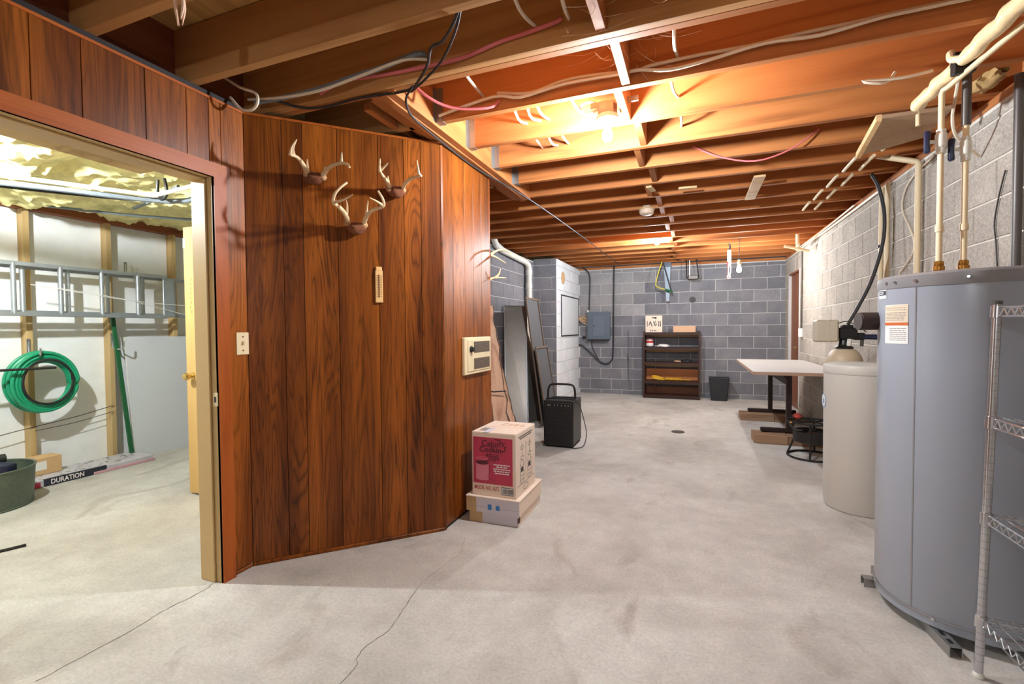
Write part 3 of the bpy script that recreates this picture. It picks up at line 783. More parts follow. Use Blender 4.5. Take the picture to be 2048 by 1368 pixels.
O('outlet_port', cyl(bmesh.new(), (.10, -.04, 1.085), (.10, -.045, 1.13), .012, n=12), 'conduit', vh)
cb = O('control_box', B(-.20, -.05, -.07, .06, 1.115, 1.285, .012), 'beige', rt)
O('cover_seam', B(-.118, -.112, -.072, .062, 1.113, 1.288, .002), 'beige', cb)
cable('drain_hose', 'dark drain hose curving up the wall from the softener', [(1.236,4.27,2.37),(1.283,4.27,2.26),(1.318,4.27,2.055),(1.308,4.27,1.835),(1.245,4.27,1.579),(1.169,4.27,1.394),(1.098,4.27,1.248)], .0125, 'black_cable', 'hose', n=10)
cable('power_lead', 'thin black lead looping over the softener head', [(1.03,4.24,1.255),(1.08,4.22,1.272),(1.15,4.215,1.235),(1.20,4.215,1.19)], .004, 'black_cable')

# ------------------------------------------------------------------ pipes and wires on the right wall
def wall_pipe(name, label, pts, r, mat, clips=(), grp=None):
    t = thing(name, label, 'pipe', pts[0], 0, grp); o0 = Vector(pts[0])
    O('pipe', tube(bmesh.new(), [Vector(p)-o0 for p in pts], r, 12), mat, t)
    for p in clips:
        q = Vector(p)-o0
        O('clamp', lathe(bmesh.new(), [(r, -.012), (r*1.35, -.011), (r*1.35, .011), (r, .012)], 12, q, cap=False), 'black', t)
    return t
wall_pipe('wall_pipe', 'tan vertical pipe with black clamp, left of the pair on the right wall', [(1.37, 4.50, .9), (1.37, 4.50, 2.32)], .017, 'cpvc', [(1.37, 4.50, 1.86)], 'tan pipes on the right wall')
wall_pipe('wall_pipe', 'tan vertical pipe, right of the pair on the right wall', [(1.37, 4.38, .9), (1.37, 4.38, 2.30), (1.37, 4.38, 2.318)], .017, 'cpvc', [], 'tan pipes on the right wall')
wall_pipe('wall_pipe', 'tan wall pipe bending back at the ceiling behind the water heater', [(1.365, 3.84, 1.0), (1.365, 3.84, 2.29), (1.355, 3.84, 2.305), (1.32, 3.86, 2.325), (1.16, 3.93, 2.40)], .018, 'cpvc', [], 'tan pipes on the right wall')
wall_pipe('conduit', 'dark metal conduit running up the wall behind the rack', [(1.372, 2.84, .3), (1.372, 2.84, 2.37)], .0175, 'conduit')
t = wall_pipe('conduit', 'thin dark conduit with white switch box beside the brown door', [(1.388, 7.50, 1.20), (1.388, 7.50, 2.36)], .010, 'conduit')
O('switch_box', B(-.03, .014, -.035, .035, -.11, .01, .004), 'paper', t)
cable('bell_wire', 'loose cream wire wriggling down the wall above the water heater', [(1.392,3.70,2.30),(1.392,3.763,2.283),(1.392,3.946,2.266),(1.392,4.122,2.197),(1.392,4.170,2.067),(1.392,4.010,1.877),(1.392,3.966,1.750),(1.392,4.127,1.651),(1.392,4.214,1.588),(1.392,4.23,1.3)], .006, 'white_cable', 'wire')
cable('bell_wire', 'loose cream wire hanging by the grey pipe at the ceiling', [(1.19,2.90,2.46),(1.20,2.948,2.441),(1.20,2.982,2.348),(1.20,3.003,2.259),(1.25,3.075,2.19),(1.39,3.2,2.12)], .007, 'white_cable', 'wire')
cable('bell_wire', 'thin dark wire hanging down the wall right of the valves', [(1.395,2.98,1.98),(1.395,3.03,1.86),(1.395,3.06,1.74),(1.395,3.04,1.62),(1.395,3.02,1.42)], .0035, 'black_cable', 'wire')
for i, (y0, y1, r) in enumerate(((4.4, 7.6, .012), (5.2, 7.6, .009))):
    cable('sill_cable', 'cream cable clipped along the top of the right wall, %s' % ('lower' if i == 0 else 'upper'), [(1.385-.01*i, y0, 2.318+.03*i), (1.388, (y0+y1)/2, 2.312+.03*i), (1.385, y1, 2.318+.03*i)], r, 'white_cable')
t = thing('insulated_pipe', 'pipe wrapped in shiny cream insulation under the joists', 'pipe', (1.03, 2.45, 2.325))
for ya, yb in ((-1.4, .05), (.10, .50)):
    pts = []; n = max(6, int((yb-ya)/.05)); 
    for i in range(n+1): pts.append((.004*math.sin(i*1.7), ya+(yb-ya)*i/n, .004*math.cos(i*2.3)))
    rr = [.030+.003*math.sin(i*2.9) for i in range(n+1)]; rr[-1] *= .8; rr[0] *= .8
    O('wrap', tube(bmesh.new(), pts, rr, 14), 'wrap', t)
O('bare_elbow', tube(bmesh.new(), smooth([(0, .03, 0), (-.03, .07, .02), (-.02, .10, .06), (0, .12, .02)], 4), .014, 10), 'cpvc', t)
O('hanger_strap', B(-.025, .05, .06, .095, -.045, .045, .004), 'black', t)
t = thing('ceiling_bracket', 'rough angled board bracket hung under the joists by the wall', 'bracket', (1.0, 3.30, 2.372))
O('board', poly(bmesh.new(), [(-.06, -.20, -.004), (.24, -.20, -.004), (.24, .12, -.03), (-.06, .12, -.09)], (0, 0, -.02)), 'lumber', t)
O('edge_board', poly(bmesh.new(), [(-.085, -.20, .0), (-.06, -.20, .0), (-.06, .14, -.085), (-.085, .14, -.085)], (0, 0, -.035)), 'pine', t)
O('hanging_stub', cyl(bmesh.new(), (.10, -.19, -.005), (.10, -.19, -.085), .011, n=10), 'cpvc', t)
b_ = bmesh.new(); bmesh.ops.create_icosphere(b_, subdivisions=3, radius=1)
for v in b_.verts:
    c = v.co*(1+.45*noise.fractal(v.co*2.0, 1, 2, 4)); v.co = Vector((c.x*.05, c.y*.12, c.z*.035))
tag(O('foam_wad', b_, 'insul_paper', None, (1.335, 3.02, 2.425)), 'lumpy tan foam stuffed above the wall by the conduit', 'foam')
# pipe pairs poking through the joists along the right wall
for i, k in enumerate((5, 6, 7, 8, 9)):
    for j in (0, 1):
        x = 1.02+.10*j-(.01*i); y = JY(k)+.02
        cable('supply_pipe', 'cream pipe stub by the right wall, %s pair from front, %s one' % (('first', 'second', 'third', 'fourth', 'fifth')[i], 'right' if j else 'left'),
              [(x, y-.16, 2.365), (x+.002, y, 2.366), (x+.004, y+.14, 2.364)], .011, 'cpvc', 'pipe', 'supply pipes passing under the joists', 2, 8)
t = thing('pipe_cross', 'cream pipe elbows hanging below the joists near the brown door', 'pipe', (1.20, 6.75, 2.36))
O('drop', cyl(bmesh.new(), (0, 0, .1), (0, 0, -.14), .02, n=10), 'cpvc', t)
O('arm', cyl(bmesh.new(), (-.14, .02, -.11), (.13, .02, -.19), .017, n=10), 'cpvc', t)
O('arm', cyl(bmesh.new(), (0, -.1, -.12), (.05, .3, -.13), .014, n=10), 'cpvc', t)

# ------------------------------------------------------------------ on the panelled walls
def bez(pts, n=4): return smooth(pts, n)
def taper(pts, r0, r1, sub=4, pw=.8):
    P = smooth(pts, sub); k = len(P)-1
    return P, [r0+(r1-r0)*(i/k)**pw for i in range(k+1)]
def antlers(label, root, beams, tines, sx=.05):
    t = root; t['label'] = label; t['category'] = 'antlers'; t['group'] = 'deer antlers on the panelled wall'
    bm = bmesh.new()
    bmesh.ops.create_icosphere(bm, subdivisions=3, radius=1)
    for v in bm.verts:
        n_ = noise.fractal(v.co*2.2, 1.0, 2.0, 4)*.16
        c = v.co*(1+n_); v.co = Vector((c.x*sx*1.12, c.y*.034-.036, c.z*.034+ (abs(c.x)**2)*.012-.004))
    O('skull_plate', bm, 'skull', t)
    for b in beams:
        P, R = taper([(p[0], -p[1], p[2]) for p in b], .0150, .0055)
        bo = O('antler', tube(bmesh.new(), P, R, 10), 'antler', t)
        p0 = Vector((b[0][0], -b[0][1], b[0][2]))
        O('burr', tube(bmesh.new(), [p0+Vector((0, .012, -.006)), p0, p0+Vector((0, -.008, .004))], [.016, .0205, .015], 10), 'antler_tip', bo)
    for b in tines:
        P, R = taper([(p[0], -p[1], p[2]) for p in b], .0098, .0024)
        O('tine', tube(bmesh.new(), P, R, 8), 'antler', t)
def diag_root(s, z):
    return thing('deer_antlers', '', 'antlers', (XD+s*S2+.006*S2, 1.77+s*S2-.006*S2, z), PI/4)
antlers('deer antlers mounted at the upper left of the diagonal wall', diag_root(.332, 2.05),
  [[(-.033,.05,.010),(-.033,.060,.019),(-.049,.120,.033),(-.068,.170,.045),(-.088,.200,.047),(-.107,.221,.042)],
   [(.046,.05,.005),(.046,.060,.014),(.064,.120,.027),(.094,.180,.034),(.128,.220,.035),(.151,.250,.023),(.164,.270,.003)]],
  [[(-.091,.200,.048),(-.094,.220,.077),(-.077,.220,.122)],[(-.107,.221,.042),(-.1,.222,.08),(-.077,.22,.122)],[(-.030,.085,.024),(-.031,.150,.056)],
   [(.128,.220,.036),(.129,.240,.083)],[(.052,.080,.020),(.054,.130,.036)]])
antlers('deer antlers mounted at the upper right of the diagonal wall', diag_root(.768, 2.026),
  [[(-.043,.05,.008),(-.043,.060,.017),(-.071,.120,.031),(-.099,.170,.041),(-.115,.200,.052)],
   [(.033,.05,.009),(.033,.060,.018),(.037,.120,.028),(.057,.170,.039),(.083,.220,.040),(.095,.250,.036)]],
  [[(-.115,.200,.050),(-.118,.220,.073),(-.116,.221,.109)],[(-.114,.200,.053),(-.094,.220,.069),(-.079,.240,.084)],[(-.052,.085,.022),(-.064,.140,.047)],
   [(.091,.220,.042),(.081,.230,.082),(.079,.221,.127)]])
antlers('lowest deer antlers, centred below the other two on the diagonal wall', diag_root(.546, 1.80),
  [[(-.047,.05,.022),(-.047,.059,.036),(-.071,.130,.057),(-.101,.190,.071),(-.127,.220,.082),(-.124,.250,.112),(-.100,.260,.145),(-.063,.250,.181)],
   [(.040,.05,.018),(.040,.060,.030),(.047,.130,.053),(.071,.190,.070),(.115,.240,.082),(.109,.270,.111),(.086,.270,.150)]],
  [[(-.127,.220,.082),(-.083,.280,.085),(-.043,.320,.104)],[(-.057,.100,.050),(-.055,.140,.084),(-.062,.180,.109)],
   [(.115,.240,.084),(.079,.290,.089),(.039,.320,.097)],[(.047,.100,.060),(.047,.130,.096),(.049,.160,.122)]])
for lab, z, bs in (('upper antlers peeking past the end of the return wall', 1.79, [[(.03, .02, 0), (.05, .06, .03), (.09, .09, .045), (.14, .11, .03), (.165, .12, -.01)], [(.03, .02, 0), (.07, .05, -.02), (.13, .08, -.06)]]),
                   ('lower forked antler peeking past the end of the return wall', 1.60, [[(.0, .02, .0), (.04, .05, .02), (.09, .07, .022), (.13, .09, .02)], [(.05, .055, .02), (.075, .07, .05), (.085, .08, .09)]])):
    t = thing('deer_antlers', lab, 'antlers', (dx-.03, YE+.018, z), PI)
    O('skull_plate', B(-.02, .05, -.03, .0, -.05, .02, .01), 'skull', t)
    for b in bs:
        P, R = taper([(-p[0], -p[1], p[2]) for p in b], .012, .003)
        O('antler', tube(bmesh.new(), P, R, 9), 'antler', t)

def on_diag(s, z): return (XD+s*S2+.006*S2, 1.77+s*S2-.006*S2, z)
t = thing('thermometer', 'small tan wall thermometer on the diagonal panelled wall', 'thermometer', on_diag(.667, 1.39), PI/4)
O('board', B(-.021, .021, -.012, 0, 0, .185, .003), 'thermo', t)
O('hanger_tab', B(-.017, .017, -.012, 0, .183, .205, .003), 'thermo', t)
O('mercury_tube', B(-.0018, .0018, -.0145, -.011, .03, .16), 'maroon', t)
bm = bmesh.new()
for i in range(13):
    z = .035+i*.0098; box(bm, -.015, -.006, -.0128, -.0118, z, z+.0022); box(bm, .006, .015, -.0128, -.0118, z, z+.0022)
stuff_ = O('scale_marks', bm, 'rust', t); stuff_['kind'] = 'stuff'
t = thing('light_switch', 'ivory toggle switch plate beside the doorway casing', 'switch', (XD+.006, 1.735, 1.17), PI/2)
O('plate', B(-.035, .035, -.006, 0, -.057, .057, .002), 'ivory', t)
O('toggle', B(-.005, .005, -.018, -.005, -.004, .012, .002), 'ivory', t)
O('screw', cyl(bmesh.new(), (0, -.0055, .035), (0, -.0075, .035), .004, n=8), 'rust', t)
O('screw', cyl(bmesh.new(), (0, -.0055, -.035), (0, -.0075, -.035), .004, n=8), 'rust', t)
t = thing('wall_heater', 'cream wall heater with two dark grilles and a knob', 'heater', (dx+.006, 2.945, 1.055), PI/2)
O('frame', B(-.208, .208, -.028, 0, -.125, .125, .006), 'heater_beige', t)
O('face_panel', B(-.178, .190, -.034, -.026, -.105, .108, .004), 'heater_beige', t)
for z0, z1 in ((.020, .095), (-.092, -.018)):
    g = O('grille', B(-.09, .165, -.0355, -.033, z0, z1), 'vent_dark', t)
    for i in range(9):
        zz = z0+(z1-z0)*(i+.5)/9; O('grille_bar', B(-.09, .165, -.037, -.035, zz-.0018, zz+.0018), 'frame_tan', g)
O('knob', lathe(bmesh.new(), [(.022, 0), (.022, .008), (.016, .012), (.015, .026), (0, .027)], 18), 'black', t, (-.135, -.033, .045), (PI/2, 0, 0))

# ------------------------------------------------------------------ boxes by the return wall
def flat_box(label, loc, w_, d, h, mats_, rot=0):
    t = thing('flat_box', label, 'box', loc, rot, 'flat white cartons')
    O('carton', B(0, w_, 0, d, 0, h, .0015), mats_[0], t)
    O('front_face', B(.001, w_-.001, -.0012, .001, .001, h-.002), mats_[1], t)
    return t
fb = flat_box('lower flat white carton on the floor beneath the red box', (-1.345, 2.69, 0), .335, .45, .072, ('card_pale', 'card_white'), .01)
O('edge_tape', B(0, .09, -.0016, .0, .001, .070), 'card', fb)
O('torn_corner', B(.325, .337, -.002, .03, .02, .06, .004), 'bark', fb)
fu = flat_box('upper flat white carton with blue tape beneath the red box', (-1.36, 2.675, .0725), .362, .46, .098, ('card_pale', 'card_white'), .005)
O('edge_tape', B(0, .07, -.0016, .0, .001, .096), 'card', fu)
O('flap_line', B(.0, .36, -.0018, 0, .034, .0356), 'grey_ink', fu)
O('blue_tape', B(.150, .176, -.002, 0, .020, .055), 'blue_tape', fu)
O('blue_tape', B(.205, .230, -.002, 0, .022, .052), 'blue_tape', fu)
O('lid', B(-.004, .366, -.004, .464, .094, .0985, .001), 'card_pale', fu)
rb = thing('fryer_box', 'red and tan printed cooker carton on the white cartons', 'box', (-1.33, 2.70, .1715), -.005)
bw, bd, bh = .303, .37, .405
O('carton', B(0, bw, 0, bd, 0, bh, .003), 'card_pale', rb)
O('top_flap', B(.002, bw-.002, .002, bd/2-.002, bh-.001, bh+.002), 'card_pale', rb)
O('top_flap', B(.002, bw-.002, bd/2+.002, bd-.002, bh-.001, bh+.002), 'card_pale', rb)
O('packing_tape', B(.08, .12, -.0006, .12, bh-.001, bh+.003), 'card_white', rb)
O('top_print', B(.03, .10, .04, .13, bh+.0015, bh+.0025), 'grey_ink', rb)
bm = bmesh.new()
for i in range(4): box(bm, .10+i*.045, .135+i*.045, .24, .262, bh+.0015, bh+.0025); box(bm, .11+i*.04, .14+i*.04, .285, .30, bh+.0015, bh+.0025)
O('top_lettering', bm, 'card_tan', rb)
fr = O('red_panel', B(.010, bw-.022, -.0012, .001, .078, .375), 'red_print', rb, label='red printed front panel')
RX = (PI/2, 0, 0)
text('brand_line', 'Cajun', .056, 'maroon', fr, (.135, -.0016, .335), RX, .13, bold=.0012)
text('brand_line', 'Cookin', .050, 'maroon', fr, (.130, -.0016, .297), RX, .15, bold=.0012)
bm = bmesh.new()
for i, z in enumerate((.268, .258, .248, .238, .228)): scribble(bm, .10, .19-(.02 if i == 4 else 0), z, .006, -.0014, 40+i)
O('small_print', bm, 'maroon', fr)
bm = tube(bmesh.new(), smooth([(.16, -.0016, .368), (.19, -.0016, .36), (.215, -.0016, .34), (.232, -.0016, .31), (.222, -.0016, .292), (.205, -.0016, .295)], 4), .0035, 5)
for p, q in (((.19, .36), (.205, .372)), ((.215, .34), (.235, .35)), ((.228, .32), (.246, .32)), ((.2, .35), (.19, .335)), ((.218, .33), (.205, .32))): tube(bm, [(p[0], -.0016, p[1]), (q[0], -.0016, q[1])], .002, 5)
for v in bm.verts: v.co.y = max(-.0024, min(-.0008, v.co.y))
O('crayfish_emblem', bm, 'maroon', fr)
po = O('pot_picture', B(.030, .118, -.0018, .0, .105, .212), 'pink_ink', fr)
def disc(cx, cz, rx, rz, y, n=24):
    b_ = bmesh.new(); poly(b_, [(cx+rx*math.cos(2*PI*i/n), y, cz+rz*math.sin(2*PI*i/n)) for i in range(n)], (0, .0006, 0)); return b_
O('pot_mouth', disc(.074, .212, .046, .013, -.0026), 'maroon', po)
O('pot_lid', disc(.072, .240, .044, .010, -.0020), 'pink_ink', po)
O('pot_lid_rim', disc(.072, .2415, .038, .0065, -.0026), 'red_print', po)
O('pot_base', disc(.074, .107, .042, .009, -.0022), 'pink_ink', po)
O('tap_hose', tube(bmesh.new(), [(.122, -.0018, .20), (.128, -.0018, .16), (.112, -.0018, .12), (.15, -.0018, .105), (.165, -.0018, .10)], .0012, 5), 'maroon', po)
bm = bmesh.new()
for i, (a, b) in enumerate(((.152, .262), (.170, .250), (.150, .265), (.152, .260), (.160, .256))): scribble(bm, a, b, .205-i*.0135, .0065, -.0014, 60+i)
O('white_print', bm, 'white_ink', fr)
text('model_number', 'MODEL NO. 3675.', .034, 'red_ink', rb, (.105, -.0012, .050), RX, .175, bold=.0006)
bc = O('barcode_frame', B(.205, .285, -.0010, .0, .018, .066), 'navy_print', rb)
O('barcode_field', B(.209, .281, -.0014, .0, .022, .062), 'paper', bc)
bm = bmesh.new(); x = .214; rd = random.Random(9)
while x < .277:
    wd = rd.choice((.0012, .002, .003)); box(bm, x, x+wd, -.0018, .0, .026, .058); x += wd+rd.choice((.0012, .002))
O('barcode_bars', bm, 'dark_ink', bc)
RY = (PI/2, 0, PI/2)
bm = bmesh.new()       # line drawings on the side: local x of the print runs along the box depth
for i, z in enumerate((.375, .362)): scribble(bm, .05+.02*i, .31-.02*i, z, .006, 0, 80+i)
for u in (.11, .25):
    for z, rr, zz in ((.30, .028, .012), (.235, .034, .010), (.20, .03, .02), (.135, .036, .014), (.085, .034, .012)):
        tube(bm, [(u+rr*math.cos(2*PI*i/16), 0, z+zz*math.sin(2*PI*i/16)) for i in range(16)], .0012, 4, closed=True)
    tube(bm, [(u, 0, .33), (u, 0, .24)], .0012, 4); box(bm, u-.022, u+.022, -.0003, .0003, .145, .175)
    tube(bm, [(u-.034, 0, .20), (u-.034, 0, .085)], .0012, 4); tube(bm, [(u+.034, 0, .20), (u+.034, 0, .085)], .0012, 4)
tube(bm, [(.03, 0, .065), (.34, 0, .07)], .001, 4); tube(bm, [(.18, 0, .33), (.18, 0, .09)], .001, 4)
tube(bm, [(.18+.045*math.cos(2*PI*i/16), 0, .035+.018*math.sin(2*PI*i/16)) for i in range(16)], .0015, 4, closed=True)
for v in bm.verts: v.co.y = max(-.0006, min(.0006, v.co.y))
O('side_print', bm, 'dark_ink', rb, (bw+.0006, 0, 0), (0, 0, PI/2))

# ------------------------------------------------------------------ black portable heater
ht = thing('portable_heater', 'black boxy portable heater with tube handle on the floor', 'heater', (-1.46, 4.67, 0))
O('housing', B(0, .315, 0, .36, .03, .475, .008), 'black', ht)
O('front_frame', B(.0, .315, -.012, .002, .02, .485, .006), 'black', ht)
O('front_grille', B(.02, .295, -.016, -.010, .05, .40, .002), 'black_matte', ht)
for i in range(14):
    z = .065+i*.0245; O('louvre', B(.025, .29, -.020, -.014, z, z+.008, .001), 'black', ht)
cp = O('control_panel', B(.022, .293, -.016, -.010, .415, .468, .002), 'conduit', ht)
O('panel_face', B(.026, .289, -.018, -.014, .419, .464), 'black', cp)
bm = bmesh.new()
for x in (.045, .058, .071, .115, .15, .19, .23, .262): box(bm, x, x+.008, -.0188, -.0175, .434, .448)
stuff(O('panel_marks', bm, 'grey_ink', cp))
O('top_plate', B(-.004, .319, .0, .36, .475, .483, .003), 'black_matte', ht)
O('handle', tube(bmesh.new(), smooth([(.01, .12, .47), (.012, .12, .56), (.03, .12, .625), (.08, .12, .645), (.24, .12, .645), (.29, .12, .625), (.305, .12, .56), (.307, .12, .45)], 4), .011, 10), 'black', ht)
for x0 in (.01, .27): O('foot', B(x0, x0+.035, .01, .35, 0, .03, .004), 'rubber', ht)
O('power_cord', tube(bmesh.new(), smooth([(.32, .20, .45), (.345, .19, .40), (.385, .17, .28), (.425, .12, .14), (.41, .05, .03), (.35, .01, .008), (.30, -.005, .008)], 5), .0045, 7), 'rubber', ht)
O('cord_wrap', tube(bmesh.new(), smooth([(.0, .10, .49), (.05, .06, .50), (.16, .05, .503), (.27, .06, .50), (.315, .12, .49), (.25, .2, .495), (.08, .2, .495)], 5, True), .006, 7, closed=True), 'rubber', ht)

# ------------------------------------------------------------------ things leaning at the far left
def bark_board(label, base, top, width, th, seed, z_cut=0):
    t = thing('bark_slab', label, 'board', base, 0, 'bark edged slabs leaning by the return wall')
    b0 = Vector((0, 0, 0)); tp = Vector(top)-Vector(base); n = 26
    ax = tp.normalized(); wv = Vector((.55, .83, 0)); wv = (wv-ax*wv.dot(ax)).normalized(); nv = ax.cross(wv)
    rd = random.Random(seed); bm = bmesh.new(); bk = bmesh.new(); A = []; K = []
    for i in range(n+1):
        p = tp*(i/n); e0 = width*(.5+.10*noise.noise(Vector((i*.3, seed, 0)))); e1 = width*(.5+.16*noise.noise(Vector((i*.45, seed+5, 0))))
        A.append([bm.verts.new(p-wv*e0), bm.verts.new(p+wv*e1), bm.verts.new(p+wv*e1+nv*th), bm.verts.new(p-wv*e0+nv*th)])
        j = lambda: rd.uniform(-.004, .004)
        K.append([bk.verts.new(p+wv*(e1-.002)-nv*(.004+j())), bk.verts.new(p+wv*(e1+.016+j()*2)+nv*(th*.3+j())), bk.verts.new(p+wv*(e1+.012+j())+nv*(th+.004+j())), bk.verts.new(p+wv*(e1-.004)+nv*(th+.004))])
    for G, b_ in ((A, bm), (K, bk)):
        for a, b in zip(G, G[1:]):
            for q in range(4): b_.faces.new((a[q], a[(q+1) % 4], b[(q+1) % 4], b[q]))
        b_.faces.new(G[0][::-1]); b_.faces.new(G[-1])
    O('plank_face', bm, 'slab', t); O('bark_edge', bk, 'bark', t)
    return t
t = bark_board('front bark edged slab leaning behind the return wall', (-1.60, 3.98, 0), (-1.87, 4.12, 1.46), .16, .03, 3)
O('strap', tube(bmesh.new(), [(-.20, -.01, .66), (-.12, -.03, .655), (-.03, .055, .655)], .006, 6), 'rubber', t)
bark_board('narrow bark edged slab leaning behind the front slab', (-1.56, 4.16, 0), (-1.86, 4.18, 1.20), .12, .035, 8)
def sheet(name, label, cat, P, th, mat, grp=None):
    """P: four corners (bottom left, bottom right, top right, top left)"""
    o0 = Vector(P[0]); q = [Vector(p)-o0 for p in P]; nv = (q[1]-q[0]).cross(q[3]-q[0]).normalized()
    t = thing(name, label, cat, o0, 0, grp)
    O('panel', poly(bmesh.new(), q, nv*-th), mat, t)
    return t, q, nv
t, q, nv = sheet('duct_sheet', 'upright galvanised duct section leaning on the left block wall', 'metal sheet', [(-2.221, 5.493, 0), (-1.969, 5.58, 0), (-2.134, 6.062, 1.538), (-2.42, 5.954, 1.548)], .003, 'galv', 'galvanised duct sheets')
for a, b in ((1, 2), (0, 3), (3, 2)):
    O('folded_edge', tube(bmesh.new(), [q[a]+nv*.006, q[b]+nv*.006], .009, 6), 'steel', t)
O('gap_shade_flange', poly(bmesh.new(), [q[0]+nv*.0, q[3]+nv*.0, q[3]-nv*.015, q[0]-nv*.015], (-.004, 0, 0)), 'black_matte', t)  # black colour stands in for the shade in the open gap
t, q, nv = sheet('duct_sheet', 'darker shiny galvanised sheet between the duct section and the screens', 'metal sheet', [(-2.02, 5.78, 0), (-1.90, 6.02, 0), (-2.10, 6.42, 1.46), (-2.20, 6.22, 1.46)], .003, 'galv', 'galvanised duct sheets')
O('folded_edge', tube(bmesh.new(), [q[1]+nv*.004, q[2]+nv*.004], .007, 6), 'steel', t)
O('folded_edge', tube(bmesh.new(), [q[0]+nv*.004, q[3]+nv*.004], .007, 6), 'steel', t)
def screen(label, P):
    t = thing('window_screen', label, 'screen', P[0], 0, 'window screens leaning by the pier')
    o0 = Vector(P[0]); q = [Vector(p)-o0 for p in P]; nv = (q[1]-q[0]).cross(q[3]-q[0]).normalized()
    c = sum(q, Vector())/4
    O('mesh_panel', poly(bmesh.new(), [c+(p-c)*.97 for p in q], nv*.002), 'screen', t)
    for i in range(4):
        a, b = q[i], q[(i+1) % 4]; d = (b-a).normalized(); inn = (c-(a+b)/2).normalized()*.022
        O('frame_bar', poly(bmesh.new(), [a, b, b+inn, a+inn], nv*.018), 'frame_tan', t)
screen('taller window screen leaning on the metal sheets', [(-1.80, 5.66, 0), (-1.80, 6.20, 0), (-2.03, 6.22, 1.64), (-2.03, 5.70, 1.64)])
screen('shorter window screen leaning in front of the taller one', [(-1.70, 5.56, 0), (-1.70, 6.10, 0), (-1.87, 6.12, 1.00), (-1.87, 5.60, 1.00)])
t = thing('drain_pipe', 'white plastic drain pipe bending down the pier corner', 'pipe', (-2.37, 6.86, 0))
O('pipe', tube(bmesh.new(), [(0, 0, 0), (0, 0, 2.16), (-.004, -.03, 2.22), (-.02, -.10, 2.25), (-.03, -1.0, 2.29), (-.03, -1.22, 2.33), (-.03, -1.30, 2.40), (-.03, -1.31, 2.60)], .042, 16), 'pvc', t)
for z in (2.10, 1.9): O('coupling', lathe(bmesh.new(), [(.042, z-.04), (.048, z-.038), (.048, z+.038), (.042, z+.04)], 18, cap=False), 'pvc', t)
O('wall_strap', B(-.06, -.048, .03, .05, .3, 2.36), 'bark', t)
t = thing('white_board', 'black framed white board on the lamp facing side of the pier', 'board', (XC+.006, 7.54, 1.10), PI/2)
O('board', B(0, 1.26, -.008, 0, 0, .70), 'white_board', t)
for a in ((0, 1.26, 0, .02), (0, 1.26, .68, .70)): O('frame_bar', B(a[0], a[1], -.016, -.002, a[2], a[3], .002), 'black', t)
for a in (0, 1.24): O('frame_bar', B(a, a+.02, -.016, -.002, .02, .68, .002), 'black', t)

# ------------------------------------------------------------------ back wall things
ep = thing('electric_panel', 'grey steel breaker panel on the back block wall', 'electrical panel', (-1.857, YB-.006, 1.03))
O('cabinet', B(0, .404, -.10, 0, 0, .503, .004), 'breaker', ep)
O('cover', B(-.008, .412, -.112, -.099, -.004, .507, .003), 'breaker', ep)
dr = O('panel_door', B(.095, .315, -.118, -.111, .06, .43, .002), 'breaker', ep)
O('latch', B(.112, .128, -.124, -.117, .235, .262, .002), 'black', dr)
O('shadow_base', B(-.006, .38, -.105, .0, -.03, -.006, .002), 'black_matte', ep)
O('knockout', cyl(bmesh.new(), (-.01, -.05, .50), (-.01, -.05, .545), .02, n=10), 'pvc', ep)
O('meter_plug', lathe(bmesh.new(), [(.03, 0), (.03, .04), (0, .045)], 14), 'black', ep, (-.09, -.005, .03), (PI/2, 0, 0))
for i in range(6):
    z = 1.30+i*.026
    cable('feeder_wire', 'tan feeder wire entering the panel side, %s of six' % ('lowest', 'second', 'third', 'fourth', 'fifth', 'highest')[i], [(-2.04, 8.80-.006*i, z+.10-.02*i), (-1.95, 8.79, z+.03), (-1.866, 8.79, z)], .007, 'orange_cable' if i % 2 else 'white_cable', 'wire', 'wires into the electric panel', 4)
cable('service_cable', 'thick dark cable looping down the back wall beside the panel', [(-1.378,8.82,2.40),(-1.388,8.82,1.754),(-1.399,8.82,.826),(-1.436,8.82,.620),(-1.547,8.82,.562),(-1.688,8.82,.635),(-1.83,8.82,.775),(-1.973,8.82,.897),(-2.05,8.82,.92)], .013, 'black_cable', n=8)
cable('service_cable', 'dark cable running from the ceiling into the panel top', [(-2.0,8.82,2.40),(-1.901,8.82,2.335),(-1.83,8.82,2.2),(-1.835,8.82,1.9),(-1.847,8.82,1.57)], .011, 'black_cable', n=8)
cable('service_cable', 'thin dark cable hanging from the panel underside', [(-1.80,8.82,1.02),(-1.79,8.82,.9),(-1.73,8.82,.75),(-1.66,8.82,.63)], .008, 'black_cable')
bk = thing('bookcase', 'dark brown open bookcase against the back wall', 'bookcase', (-.83, 8.52, 0))
Wb, Db, Hb = .935, .29, 1.175
for x in (0, Wb-.03): O('side_panel', B(x, x+.03, 0, Db, 0, Hb, .003), 'bookcase', bk)
for i, z in enumerate((.055, .305, .635, .895, 1.155)):
    s_ = O('shelf', B(.03, Wb-.03, .005, Db, z-.022, z, .002), 'bookcase', bk)
    O('shelf_lip', B(.03, Wb-.03, .0, .022, z-.05, z-.022, .002), 'bookcase', s_)
O('toe_board', B(.03, Wb-.03, .02, .04, 0, .034), 'bookcase', bk)
for i, (z, zz) in enumerate(((.80, .845), (1.07, 1.12), (.54, .58))): O('back_rail', B(.03, Wb-.03, Db-.015, Db, z, zz), 'card', bk)
O('back_board', B(.032, Wb-.032, Db-.012, Db, .305, .50), 'board_orange', bk)
O('back_board', B(.032, Wb-.032, Db-.012, Db, .055, .19), 'doorbrown', bk)
def bloc(x, y, z): return (-.83+x, 8.52+y, z)
t = thing('tool_set_box', 'white printed tool box standing on the bookcase top', 'box', bloc(.03, .10, 1.155))
